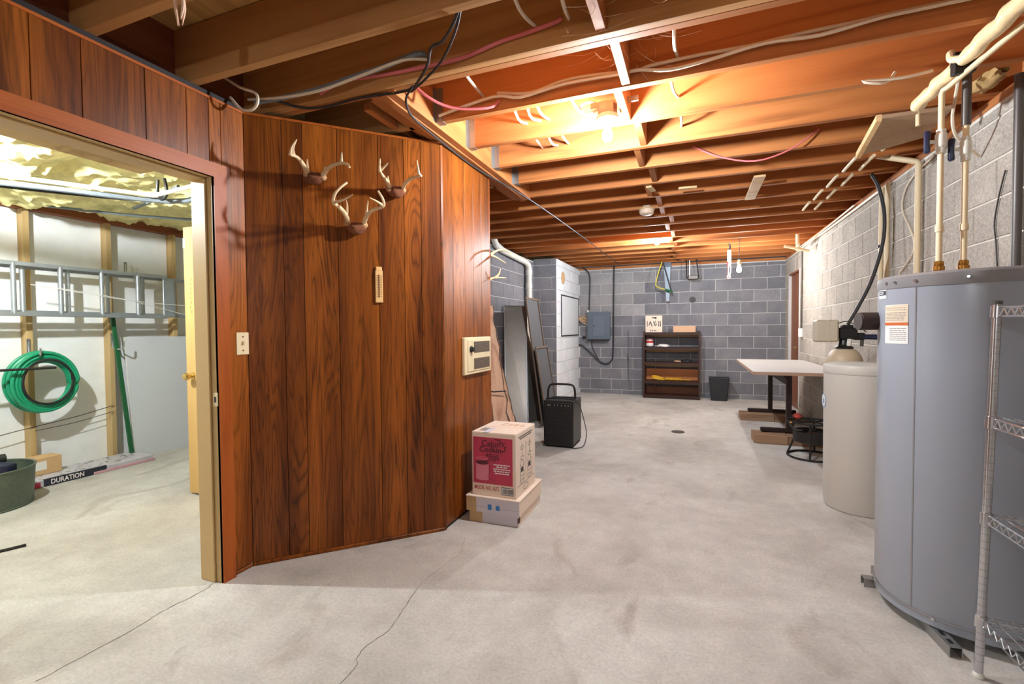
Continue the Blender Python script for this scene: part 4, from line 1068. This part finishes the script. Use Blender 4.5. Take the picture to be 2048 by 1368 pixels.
O('carton', B(0, .285, 0, .12, 0, .30, .002), 'card_pale', t)
bm = bmesh.new()
for x0, z0, x1, z1, r in ((.03, .10, .035, .2, .007), (.06, .12, .085, .19, .008), (.085, .19, .115, .10, .008), (.14, .19, .17, .11, .010), (.165, .2, .195, .12, .006), (.22, .2, .225, .1, .007), (.25, .2, .255, .1, .01)):
    tube(bm, [(x0, -.001, z0), (x1, -.001, z1)], r, 6)
for x in (.09, .12, .15, .175): box(bm, x-.008, x+.010, -.001, 0, .02, .04)
box(bm, .12, .15, -.001, 0, .245, .268); box(bm, .155, .19, -.001, 0, .235, .27); box(bm, .10, .117, -.001, 0, .25, .258)
for v in bm.verts: v.co.y = max(-.0015, v.co.y*.1)
O('tool_print', bm, 'dark_ink', t)
O('lid_edge', B(-.002, .287, -.002, .122, .296, .303, .001), 'bark', t)
t = thing('open_carton', 'low open tan cardboard tray of odds and ends on the bookcase top', 'box', bloc(.50, .04, 1.155))
for a in ((0, .36, 0, .005), (0, .36, .195, .2)): O('side', B(a[0], a[1], a[2], a[3], 0, .105), 'card_tan', t)
for a in ((0, .005), (.355, .36)): O('side', B(a[0], a[1], .005, .195, 0, .105), 'card_tan', t)
O('bottom', B(.005, .355, .005, .195, 0, .005), 'card_tan', t)
for i, (x, y, z) in enumerate(((.07, .1, .10), (.17, .08, .085), (.28, .12, .105))):
    b_ = bmesh.new(); bmesh.ops.create_icosphere(b_, subdivisions=2, radius=1)
    for v in b_.verts: v.co = Vector((v.co.x*.055, v.co.y*.05, v.co.z*.03))*(1+.35*noise.noise(v.co*1.7+Vector((i*3, 0, 0))))
    tag(O('rag', b_, 'black_matte', None, Vector(bloc(.50, .04, 1.155))+Vector((x, y, z-.03))), 'dark crumpled rag in the cardboard tray, %s' % ('left', 'middle', 'right')[i], 'rag', 'rags in the cardboard tray')
    
t = thing('tin_can', 'white tin with red label on the second bookcase shelf', 'can', bloc(.10, .13, .8955))
O('can', lathe(bmesh.new(), [(.062, 0), (.064, .003), (.064, .140), (.060, .143), (0, .143)], 24), 'steel', t)
O('label', lathe(bmesh.new(), [(.0648, .02), (.0648, .125)], 24, cap=False), 'paper', t)
O('red_mark', lathe(bmesh.new(), [(.0654, .07), (.0654, .112)], 24, cap=False), 'red', t)
O('lid', lathe(bmesh.new(), [(.058, .143), (.064, .145), (.064, .150), (0, .150)], 24), 'red_print', t)
def lump(name, label, cat, loc, sx, sy, sz, mat, seed):
    b_ = bmesh.new(); bmesh.ops.create_icosphere(b_, subdivisions=3, radius=1)
    for v in b_.verts:
        c = v.co*(1+.3*noise.fractal(v.co*1.8+Vector((seed, 0, 0)), 1, 2, 3)); v.co = Vector((c.x*sx, c.y*sy, max(c.z, -.5)*sz+sz*.5))
    return tag(O(name, b_, mat, None, loc), label, cat)
lump('plastic_bag', 'crumpled white plastic bag on the second bookcase shelf', 'bag', bloc(.33, .12, .896), .10, .07, .035, 'paper', 2)
lump('work_glove', 'dark crumpled glove on the third bookcase shelf', 'glove', bloc(.72, .12, .636), .08, .06, .035, 'black_matte', 7)
lump('paper_scrap', 'crumpled tan paper scrap on the third bookcase shelf', 'paper', bloc(.57, .12, .636), .06, .05, .018, 'card_tan', 9)
pts = []; rd = random.Random(4)
for i in range(70):
    a = i/70*2*PI*5; pts.append((.16+.10*math.cos(a)+rd.uniform(-.012, .012), .10+.05*math.sin(a)+rd.uniform(-.012, .012), .02+.018*math.sin(a*.37)+.035*(.5-.5*math.cos(a))+rd.uniform(0, .012)))
for i in range(60):
    a = i/60*2*PI*9; pts.append((.30+i*.0042, .10+.03*math.cos(a), .03+.022*math.sin(a)))
pts += [(.58, .10, .02), (.64, .11, .018), (.70, .10, .016)]
cb_ = tube(bmesh.new(), smooth(pts, 2), .0065, 6)
tag(O('yellow_cord_bundle', cb_, 'yellow', None, bloc(.08, .03, .305)), 'bundled yellow extension cord on the fourth bookcase shelf', 'cord')
t = thing('waste_bin', 'black plastic waste bin beside the bookcase', 'bin', (.40, 8.61, 0))
bm = bmesh.new()
a = [[bm.verts.new((sx*x, sy*y, z)) for sx, sy in ((-1, -1), (1, -1), (1, 1), (-1, 1))] for x, y, z in ((.125, .085, 0), (.16, .115, .385), (.15, .105, .385), (.12, .08, .01))]
bm.faces.new(a[0][::-1]); bm.faces.new(a[3])
for p, q in zip(a, a[1:]):
    for j in range(4): bm.faces.new((p[j], p[(j+1) % 4], q[(j+1) % 4], q[j]))
bmesh.ops.bevel(bm, geom=[e for e in bm.edges if abs(e.verts[0].co.z-e.verts[1].co.z) > .2], offset=.02, segments=2, affect='EDGES')
O('bin_body', bm, 'bin', t)
bm = bmesh.new(); tube(bm, [(-.155, -.11, .385), (.155, -.11, .385), (.155, .11, .385), (-.155, .11, .385)], .010, 8, closed=True); O('rim', bm, 'bin', t)
# tools hung from the last joists
t = thing('bow_saw', 'yellow framed bow saw hung from the joists', 'saw', (-.47, 8.62, 2.40))
O('bow', tube(bmesh.new(), smooth([(-.05, 0, -.02), (-.11, 0, -.20), (-.155, 0, -.40), (-.12, 0, -.455), (0, 0, -.50), (.10, 0, -.535)], 5), .011, 8), 'saw_yellow', t)
O('blade', poly(bmesh.new(), [(-.045, 0, -.02), (-.02, 0, -.02), (.115, 0, -.52), (.09, 0, -.53)], (0, .003, 0)), 'black_matte', t)
O('grip', tube(bmesh.new(), [(.0, 0, -.50), (.06, 0, -.52), (.13, 0, -.545)], .018, 8), 'green', t)
t = thing('hand_saw', 'steel hand saw hung behind the yellow bow saw', 'saw', (-.44, 8.70, 2.40))
O('blade', poly(bmesh.new(), [(-.06, 0, -.05), (.06, 0, -.05), (.04, 0, -.70), (-.01, 0, -.70)], (0, .002, 0)), 'saw_blade', t)
O('handle', poly(bmesh.new(), [(-.065, -.008, .0), (.07, -.008, .0), (.07, -.008, -.10), (-.065, -.008, -.10)], (0, .02, 0)), 'navy', t)
t = thing('hack_saw', 'black hacksaw frame hung beside the saws', 'saw', (-.02, 8.64, 2.40))
O('frame', tube(bmesh.new(), [(-.10, 0, .0), (-.095, 0, -.30), (-.07, 0, -.335), (.08, 0, -.335), (.10, 0, -.31), (.06, 0, -.0)], .010, 8), 'black_matte', t)
O('blade', B(-.055, -.045, -.002, .002, -.32, .0), 'steel', t)
O('handle', B(-.07, .09, -.012, .012, -.34, -.27, .008), 'conduit', t)
t = thing('caulking_gun', 'red and white caulking gun hung beside the pendant bulb', 'caulking gun', (.451, 7.097, 2.33))
O('cartridge', cyl(bmesh.new(), (0, 0, -.04), (0, 0, -.20), .024, n=16), 'paper', t)
O('cradle', cyl(bmesh.new(), (0, 0, -.20), (0, 0, -.245), .026, n=16), 'red', t)
O('push_rod', cyl(bmesh.new(), (-.008, 0, -.24), (-.012, 0, -.40), .006, n=8), 'red', t)
O('trigger', tube(bmesh.new(), smooth([(.012, 0, -.24), (.018, 0, -.33), (.0, 0, -.40)], 4), .006, 8), 'steel', t)
O('end_ring', ring(bmesh.new(), (-.006, 0, -.405), .02, .007, 'y', 16, 6), 'red', t)
O('hook', tube(bmesh.new(), [(0, 0, -.04), (.01, 0, .0), (0, 0, .05)], .012, 8), 'black', t)

# ------------------------------------------------------------------ table on timbers
tb = thing('work_table', 'pale topped table with dark T legs along the right wall', 'table', (.955, 6.30, 0))
O('table_top', B(-.39, .42, -1.02, 1.00, .755, .785, .004), 'table_top', tb)
O('top_edge', B(-.392, .422, -1.022, -1.018, .752, .782), 'table_edge', tb)
O('top_edge', B(-.393, -.389, -1.022, 1.0, .752, .782), 'table_edge', tb)
for y in (-.55, .75):
    lg = O('leg_post', B(-.025, .025, y-.03, y+.03, .13, .75, .004), 'brown_steel', tb)
    O('leg_foot', B(-.27, .30, y-.028, y+.028, .098, .138, .006), 'brown_steel', lg)
    O('leg_brace', B(-.2, .26, y-.022, y+.022, .725, .755, .003), 'brown_steel', lg)
    O('gusset', poly(bmesh.new(), [(-.025, y-.02, .73), (-.07, y-.02, .73), (-.025, y-.02, .66)], (0, .04, 0)), 'brown_steel', lg)
    for x in (-.235, .27): O('leveller', lathe(bmesh.new(), [(.03, .0905), (.03, .096), (.008, .098)], 12, (x, y, 0)), 'black', lg)
O('stretcher', B(-.015, .015, -.52, .72, .60, .68, .003), 'brown_steel', tb)
for (lab, x0, x1, y) in (('short timber under the near table foot, left piece', .60, .92, 5.75), ('timber under the near table foot, right piece by the burner', .925, 1.30, 5.75),
                         ('timber under the far table foot, left piece', .58, .98, 7.05), ('timber under the far table foot, right piece', .985, 1.32, 7.05)):
    tag(O('timber_block', B(-(x1-x0)/2, (x1-x0)/2, -.19, .07, 0, .0895, .004), 'lumber', None, ((x0+x1)/2, y, 0)), lab, 'timber', 'timbers under the table feet')
bs = thing('burner_stand', 'black iron ring burner stand on the floor before the table', 'burner', (1.05, 5.13, 0))
O('base_ring', ring(bmesh.new(), (0, 0, .010), .205, .010, n=36), 'black_matte', bs)
for i in range(4):
    a = PI/4+i*PI/2+.5
    O('leg', tube(bmesh.new(), [(.205*math.cos(a), .205*math.sin(a), .012), (.15*math.cos(a), .15*math.sin(a), .16), (.165*math.cos(a), .165*math.sin(a), .33)], .009, 8), 'black_matte', bs)
O('wind_guard', lathe(bmesh.new(), [(.125, .14), (.155, .15), (.158, .25), (.152, .25), (.15, .155), (.12, .146)], 36, cap=False), 'black_matte', bs)
O('top_ring', ring(bmesh.new(), (0, 0, .335), .18, .009, n=36), 'black_matte', bs)
for i in range(2):
    a = .5+i*PI/2; O('grate_bar', tube(bmesh.new(), [(-.18*math.cos(a), -.18*math.sin(a), .338), (.18*math.cos(a), .18*math.sin(a), .338)], .008, 8), 'black_matte', bs)
O('gas_burner', lathe(bmesh.new(), [(0, .15), (.06, .16), (.08, .20), (.05, .225), (0, .23)], 20), 'rust', bs)
O('gas_hose', tube(bmesh.new(), smooth([(-.10, -.08, .26), (-.16, -.06, .27), (-.205, .0, .34), (-.15, .02, .36), (-.10, -.02, .37), (-.18, -.06, .31)], 5), .010, 8), 'black_cable', bs)
O('regulator', lathe(bmesh.new(), [(0, 0), (.03, .004), (.034, .02), (.02, .034), (0, .036)], 16), 'red', bs, (-.13, .0, .37), (.5, .3, 0))
O('brass_nut', cyl(bmesh.new(), (-.185, -.02, .325), (-.155, -.035, .315), .018, n=6), 'brass', bs)

# ------------------------------------------------------------------ storeroom things
t = thing('door_leaf', 'plain pale wood door standing open in the storeroom', 'door', (-3.565, 2.40, 0))
O('leaf', B(0, .81, 0, .036, .012, 2.01, .002), 'doorpale', t)
kb = O('door_knob', lathe(bmesh.new(), [(.012, 0), (.012, .03), (.026, .038), (.029, .052), (.022, .064), (0, .068)], 20), 'knob_brass', t, (.065, 0, .90), (PI/2, 0, 0))
O('rose', lathe(bmesh.new(), [(.03, 0), (.03, .005), (.014, .007)], 20), 'knob_brass', kb)
O('latch_bolt', B(-.012, .002, .010, .024, .885, .912, .002), 'knob_brass', t)
O('hinge_tab', B(.0, .022, -.003, .001, 1.86, 1.93), 'paper', t)
bm = bmesh.new(); rd = random.Random(2)
for i in range(8): tube(bm, [(.07+rd.uniform(-.006, .006), -.0004, 1.37+i*.034), (.07+rd.uniform(-.008, .008), -.0004, 1.392+i*.034)], .002, 5)
for v in bm.verts: v.co.y = max(-.0008, min(.0004, v.co.y))
O('pencil_marks', bm, 'dark_ink', t)

t = thing('extension_ladder', 'aluminium extension ladder hung sideways on the storeroom wall', 'ladder', (-5.10, 1.2, 1.385))
for (x, y0, y1, z0, z1, off, ph) in ((.05, -2.0, 2.02, .0, .405, 0, 2.054-1.2), (-.02, -1.4, 2.62, .015, .39, 0, 2.136-1.2)):
    for z in (z0, z1):
        b_ = B(x-.012, x+.012, y0, y1, z-.004, z+.004); box(b_, x-.016, x-.012, y0, y1, z-.018, z+.018); 
        box(b_, x+.012, x+.0145, y0, y1, z-.016, z+.016)
        O('rail', b_, 'alu', t)
    k = -9
    while ph+k*.299 < y1-.05:
        y = ph+k*.299; k += 1
        if y < y0+.05: continue
        O('rung', cyl(bmesh.new(), (x, y, z0), (x, y, z1), .0175, n=12), 'alu', t)
O('end_plate', B(.03, .045, 1.99, 2.10, .0, .40, .003), 'alu', t)
O('rope', tube(bmesh.new(), smooth([(.07, .95, .24), (.075, 1.2, .215), (.075, 1.6, .16), (.07, 2.0, .07), (.06, 2.3, .0)], 5), .003, 5), 'paper', t)
O('rope', tube(bmesh.new(), smooth([(.07, .95, .24), (.075, 1.25, .20), (.075, 1.7, .145), (.07, 2.2, .12), (.06, 2.6, .11)], 5), .003, 5), 'paper', t)
def wall_hook(label, y, z):
    h = thing('wall_hook', label, 'hook', (XS+.088, y, z), 0, 'steel hooks on the storeroom studs')
    O('arm', tube(bmesh.new(), smooth([(.002, 0, .10), (.010, 0, .0), (.03, 0, -.028), (.12, 0, -.03), (.165, 0, -.02), (.175, 0, .03), (.172, 0, .05)], 5), .007, 8), 'chrome', h)
    O('mounting_strip', B(0, .004, -.012, .012, .0, .12), 'steel', h)
wall_hook('bent steel hook carrying the ladder at its right half', 2.94, 1.80)
wall_hook('bent steel hook hanging empty below the ladder on the middle stud', 2.81, 1.10)
wall_hook('bent steel hook carrying the green hose', 2.20, 1.06)
wall_hook('bent steel hook carrying the near end of the dark rod', .99, .965)
def hose(name, label, c, R, loops, r, mat, sz, seed, sx=.03, sp=(.88, 1.06)):
    rd = random.Random(seed); pts = []; n = 26
    a_ = 1.0; q = 0.0
    for i in range(int(loops*n)):
        if i % n == 0: a_, q, xo = rd.uniform(*sp), rd.uniform(-.012, .012), rd.uniform(-sx, sx)
        a = 2*PI*i/n
        pts.append((xo*(1 if (i//n) % 2 else .6)+.01*math.sin(a*1.5), R*a_*math.cos(a)+q, R*a_*sz*math.sin(a)-(1-a_)*R*.3))
    return tag(O(name, tube(bmesh.new(), smooth(pts, 2), r, 8), mat, None, c), label, 'hose')
hose('garden_hose', 'green garden hose coiled on a storeroom wall hook', (-5.11, 2.245, .815), .205, 14, .0135, 'hose_green', 1.13, 3, .05, (.80, 1.12))
hose('air_hose', 'thin black hose coiled inside the green hose', (-5.055, 2.245, .82), .165, 2, .009, 'rubber', 1.12, 5, .01, (.95, 1.02))
cable('iron_rod', 'dark rod jutting across the green hose', [(-5.00, .90, .955), (-5.0, 1.6, .947), (-5.0, 2.28, .938)], .011, 'black_matte', 'rod')
t = thing('drywall_sheet', 'pale grey drywall sheet leaning against the storeroom studs', 'drywall', (-5.10, 2.90, 0))
O('sheet', poly(bmesh.new(), [(0, 0, 0), (0, 1.3, 0), (-.10, 1.3, 1.18), (-.10, 0, 1.18)], (.013, 0, .001)), 'drywall', t)
O('paper_edge', poly(bmesh.new(), [(-.001, -.002, 0), (.014, -.002, 0), (-.086, -.002, 1.18), (-.101, -.002, 1.18)], (0, .002, 0)), 'paper', t)
t = thing('green_board', 'narrow dark green board leaning beside the drywall sheet', 'board', (-5.10, 2.86, .06))
O('board', poly(bmesh.new(), [(0, 0, 0), (.02, 0, 0), (-.075, -.08, 1.36), (-.09, -.08, 1.36)], (0, .03, 0)), 'green', t)
O('edge_strip', poly(bmesh.new(), [(.02, -.002, 0), (.024, -.002, 0), (-.07, -.082, 1.36), (-.075, -.082, 1.36)], (0, .034, 0)), 'green', t)
t = thing('shingle_bundle', 'wrapped roofing shingle bundle on the storeroom floor', 'bundle', (-4.83, 1.98, 0))
O('bundle', B(-.33, 0, 0, .93, 0, .058, .006), 'shingle_wrap', t)
O('lower_wrap', B(-.332, .003, .45, .95, .0, .028, .004), 'pink_wrap', t)
bd_ = O('printed_band', B(-.02, .0025, .12, .55, .004, .0595), 'navy_print', t)
text('bundle_lettering', 'DURATION', .055, 'white_ink', bd_, (.0030, .275, .030), (PI/2, 0, PI/2), .22, bold=.001)
O('red_mark', B(-.02, .0028, .0, .10, .004, .045), 'red_print', t)
b_ = bmesh.new()
rd = random.Random(6)
for i in range(70):
    x, y = rd.uniform(-.31, -.06), rd.uniform(.05, .85); box(b_, x, x+rd.uniform(.01, .04), y, y+rd.uniform(.006, .03), .0575, .0585)
stuff(O('wrap_print', b_, 'grey_ink', t))
t = thing('small_carton', 'small cardboard box behind the zinc tub', 'box', (-5.125, 2.10, .060))
O('carton', B(-.028, .12, .0, .20, 0, .14, .003), 'card', t)
O('paper_label', B(.1195, .1212, .02, .10, .04, .11), 'paper', t)
tubm = thing('zinc_tub', 'round galvanised tub on the storeroom floor', 'tub', (-4.67, 1.68, 0))
O('tub_body', lathe(bmesh.new(), [(.265, 0), (.268, .004), (.285, .27), (.279, .27), (.262, .012), (0, .012)], 48), 'zinc_dull', tubm)
O('rolled_rim', ring(bmesh.new(), (0, 0, .272), .284, .007, n=48, m=8), 'zinc_dull', tubm)
O('rolled_foot', ring(bmesh.new(), (0, 0, .008), .267, .006, n=48, m=8), 'zinc_dull', tubm)
lump('bagged_rags', 'dark blue plastic bundle lying in the zinc tub', 'bag', (-4.62, 1.71, .13), .17, .17, .125, 'navy', 12)
cable('black_pipe_end', 'black foam covered pipe end above the zinc tub', [(-4.76, 1.05, .335), (-4.72, 1.5, .322), (-4.70, 1.83, .314)], .035, 'rubber', 'pipe', n=14)
cable('wall_wire', 'thin wire strung across the white wall at knee height', [(-5.205, 1.6, .34), (-5.207, 2.1, .42), (-5.207, 2.5, .47), (-5.20, 2.80, .53)], .0035, 'conduit', 'wire')
cable('wall_wire', 'lower thin wire strung across the white wall', [(-5.205, 2.22, .40), (-5.205, 2.5, .42), (-5.20, 2.79, .47)], .003, 'conduit', 'wire')
t = thing('vent_pipe', 'white plastic pipe crossing under the storeroom insulation', 'pipe', (-3.53, 2.19, 2.19))
O('pipe', tube(bmesh.new(), [(-.95, -1.38, .02), (-.02, -.02, 0), (.02, .0, .0), (.46, -.01, .02), (.78, -.05, .03)], .014, 12), 'pvc', t)
O('elbow', tube(bmesh.new(), [(-.035, -.05, 0), (-.01, -.01, 0), (.05, -.001, 0)], .018, 12), 'pvc', t)
cable('cable_bundle', 'thick dark cable bundle beside the white storeroom pipe', [(-4.6,.92,2.17),(-3.96,1.64,2.165),(-3.50,2.27,2.165),(-3.07,2.27,2.19),(-2.85,2.26,2.2)], .018, 'grey_cable', n=8)
cable('cable_bundle', 'thin black cable sagging below the storeroom pipe', [(-4.6,.98,2.19),(-4.0,1.66,2.15),(-3.56,2.26,2.17),(-3.1,2.29,2.185)], .010, 'black_cable', n=8)
t = thing('pipe_hanger', 'black strap hanger holding the storeroom pipe', 'hanger', (-3.47, 2.20, 2.18))
O('strap', tube(bmesh.new(), smooth([(-.04, 0, .12), (-.045, 0, .02), (0, 0, -.022), (.05, 0, .02), (.03, 0, .12)], 5), .010, 8), 'black', t)
cable('floor_stick', 'dark stick lying on the storeroom floor', [(-3.68, 1.28, .008), (-3.63, 1.38, .008), (-3.595, 1.475, .008)], .008, 'black_matte', 'stick')
for i, (a, b) in enumerate((((-4.75, 1.6, 2.30), (-3.95, 2.3, 2.235)), ((-4.3, 2.5, 2.25), (-3.3, 2.2, 2.23)), ((-4.9, 2.2, 2.26), (-4.1, 2.9, 2.22)))):
    cable('grey_flex', 'grey flat cable across the storeroom insulation, %s' % ('nearest', 'middle', 'farthest')[i], [a, tuple((p+q)/2-(.012 if k == 2 else 0) for k, (p, q) in enumerate(zip(a, b))), b], .012, 'grey_cable', n=6)

# ------------------------------------------------------------------ cables along the joists
cable('joist_cable', 'black cable draped from the near joist over the double joist and along the panel top', [(-.80,1.551,2.40),(-.843,1.584,2.370),(-.924,1.649,2.365),(-.990,1.675,2.368),(-1.069,1.778,2.372),(-1.169,1.869,2.370),(-1.268,1.925,2.368),(-1.523,1.899,2.368),(-1.744,1.904,2.366),(-1.873,1.869,2.37),(-1.98,1.80,2.40)], .0065, 'black_cable')
cable('joist_cable', 'second black cable dropping beside the draped black one', [(-.79,1.551,2.41),(-.86,1.64,2.385),(-1.0,1.78,2.375),(-1.15,1.88,2.369),(-1.26,1.94,2.366)], .0055, 'black_cable')
cable('joist_cable', 'long black wire running under the beam to the back wall', [(-1.219,1.892,2.362),(-1.300,1.96,2.352),(-1.352,2.06,2.342),(-1.375,2.162,2.342),(-1.387,2.272,2.345),(-1.403,2.618,2.345),(-1.401,3.017,2.345),(-1.327,3.878,2.352),(-1.30,5.5,2.372),(-1.266,7.217,2.368),(-1.25,8.6,2.37)], .006, 'black_cable', n=8)
cable('joist_cable', 'pink red cable running along the double joist', [(-.50,1.852,2.475),(-.516,1.845,2.460),(-.650,1.845,2.445),(-.761,1.845,2.436),(-.925,1.845,2.409),(-1.100,1.845,2.407),(-1.368,1.845,2.418),(-1.570,1.845,2.435),(-1.72,1.845,2.40)], .0085, 'pink_cable')
cable('joist_cable', 'thick grey cable sloping to the corner of the panelled walls', [(-1.12,1.842,2.455),(-1.142,1.80,2.444),(-1.315,1.80,2.422),(-1.482,1.80,2.411),(-1.659,1.80,2.395),(-1.911,1.80,2.395),(-2.10,1.80,2.404)], .012, 'grey_cable')
cable('joist_cable', 'cream cable beside the thick grey one', [(-1.11,1.842,2.435),(-1.20,1.79,2.425),(-1.42,1.785,2.400),(-1.66,1.785,2.378),(-1.90,1.785,2.388),(-2.15,1.80,2.43)], .007, 'white_cable')
cable('joist_cable', 'cream cable loop hanging at the corner of the panelled walls', [(-2.183,1.68,2.50),(-2.075,1.69,2.427),(-1.982,1.70,2.385),(-1.970,1.70,2.335),(-2.011,1.70,2.310),(-2.078,1.70,2.325),(-2.15,1.70,2.395)], .007, 'white_cable')
for nm, lab, off in (('joist_cable', 'upper cream cable stapled along the third joist', 0), ('joist_cable', 'lower cream cable stapled along the third joist', 1)):
    p = [(-.95,2.285,2.46),(-.936,2.275,2.455),(-.773,2.275,2.425),(-.617,2.275,2.451),(-.468,2.275,2.451),(-.258,2.275,2.431),(-.191,2.275,2.440),(.022,2.275,2.444),(.221,2.275,2.439),(.406,2.275,2.447),(.579,2.275,2.448),(.741,2.275,2.453),(1.2,2.275,2.455)] if off == 0 else \
        [(-1.30,2.275,2.40),(-.974,2.265,2.438),(-.823,2.265,2.408),(-.589,2.265,2.430),(-.325,2.262,2.422),(-.245,2.262,2.425),(-.103,2.265,2.399),(.063,2.265,2.409),(.276,2.265,2.432),(.474,2.265,2.420),(.674,2.265,2.440),(.830,2.265,2.443),(1.2,2.265,2.448)]
    cable(nm, lab, p, .0075, 'white_cable')
cable('joist_cable', 'pinkish wire sagging between the middle joists', [(-.011,3.475,2.474),(.160,3.44,2.367),(.369,3.43,2.309),(.567,3.44,2.358),(.729,3.475,2.473)], .005, 'pink_cable', 'wire')
cable('joist_cable', 'cream cable doubling back near the wrapped pipe', [(.86,2.68,2.40),(.816,2.66,2.352),(.729,2.655,2.372),(.836,2.655,2.362),(.909,2.655,2.361),(.99,2.66,2.372)], .007, 'white_cable')
cable('joist_cable', 'pale red cable hanging beside the beam', [(-1.31,1.98,2.47),(-1.25,2.05,2.40),(-1.16,2.16,2.37),(-1.0,2.26,2.385),(-.95,2.285,2.42)], .0075, 'pink_cable')
cable('joist_cable', 'black cable loop at the top of the picture above the double joist', [(-.69,1.53,2.50),(-.665,1.57,2.455),(-.60,1.60,2.43),(-.53,1.59,2.445),(-.48,1.56,2.50)], .010, 'black_cable')
rd = random.Random(8); i = 0
ord_ = ('first', 'second', 'third', 'fourth', 'fifth', 'sixth', 'seventh', 'eighth', 'ninth', 'tenth', 'eleventh', 'twelfth')
for (x, k, m) in ((-1.03, 1, 'white_cable'), (-.93, 2, 'white_cable'), (-.86, 2, 'white_cable'), (-.80, 2, 'white_cable'), (-.95, 3, 'white_cable'), (-.85, 3, 'white_cable'), (-.78, 3, 'white_cable'), (-.10, 2, 'white_cable'), (-.07, 3, 'white_cable'), (-.08, 1, 'white_cable'), (-.62, 0, 'white_cable'), (-.45, 0, 'white_cable')):
    ya, yb = JY(k), JY(k+1)-.041-(.041 if k == 0 else 0)
    z = 2.47
    cable('bay_cable', 'short cream cable crossing a joist bay, %s counted from the beam' % ord_[i], [(x+rd.uniform(-.03, .03), ya-.001, z+.03), (x, (ya+yb)/2, z-.03+rd.uniform(-.02, .02)), (x+rd.uniform(-.02, .02), yb+.001, z)], .0075, m, 'cable', 'cables crossing the joist bays'); i += 1
cable('lamp_cable', 'cream cable looping into the near lamp box', [(-.62, 2.34, 2.50), (-.60, 2.44, 2.43), (-.56, 2.54, 2.395), (-.50, 2.56, 2.41), (-.485, 2.55, 2.415)], .0075, 'white_cable')
cable('lamp_cable', 'cream cable curling above the near lamp', [(-.58, 2.60, 2.44), (-.60, 2.62, 2.47), (-.57, 2.64, 2.50), (-.53, 2.64, 2.495), (-.50, 2.645, 2.47)], .0075, 'white_cable')
# dusty cobwebs round the blocking of the near bays
rd = random.Random(21); bm = bmesh.new()
for i in range(46):
    x = -.33+rd.gauss(0, .10); y = 2.15+rd.uniform(-.16, .14) if i < 30 else 1.75+rd.uniform(-.1, .1); z = 2.45+rd.uniform(-.05, .12)
    p = Vector((x, y, z)); d = Vector((rd.gauss(0, .12), rd.gauss(0, .07), -abs(rd.gauss(0, .06))))
    q = p+d; q.z = max(q.z, 2.385); mid = (p+q)/2+Vector((0, 0, -.02))
    tube(bm, smooth([p, mid, q], 3), .0007, 3)
o = O('cobweb', bm, 'web'); o['kind'] = 'stuff'; tag(o, 'dusty cobweb strands between the near joists', 'cobweb')
t = thing('hanging_wood_chip', 'pale splintered wisp hanging from the nearest left joist', 'debris', (-1.62, 1.10, 2.372))
for i in range(4):
    a = i*1.6; O('splinter', tube(bmesh.new(), smooth([(.01*math.cos(a), .01*math.sin(a), .008), (.018*math.cos(a), .016*math.sin(a), -.04), (.008*math.cos(a+1), .012*math.sin(a), -.085-.01*i)], 3), [.005, .006, .006, .006, .005, .003, .0015], 5), 'slab', t)
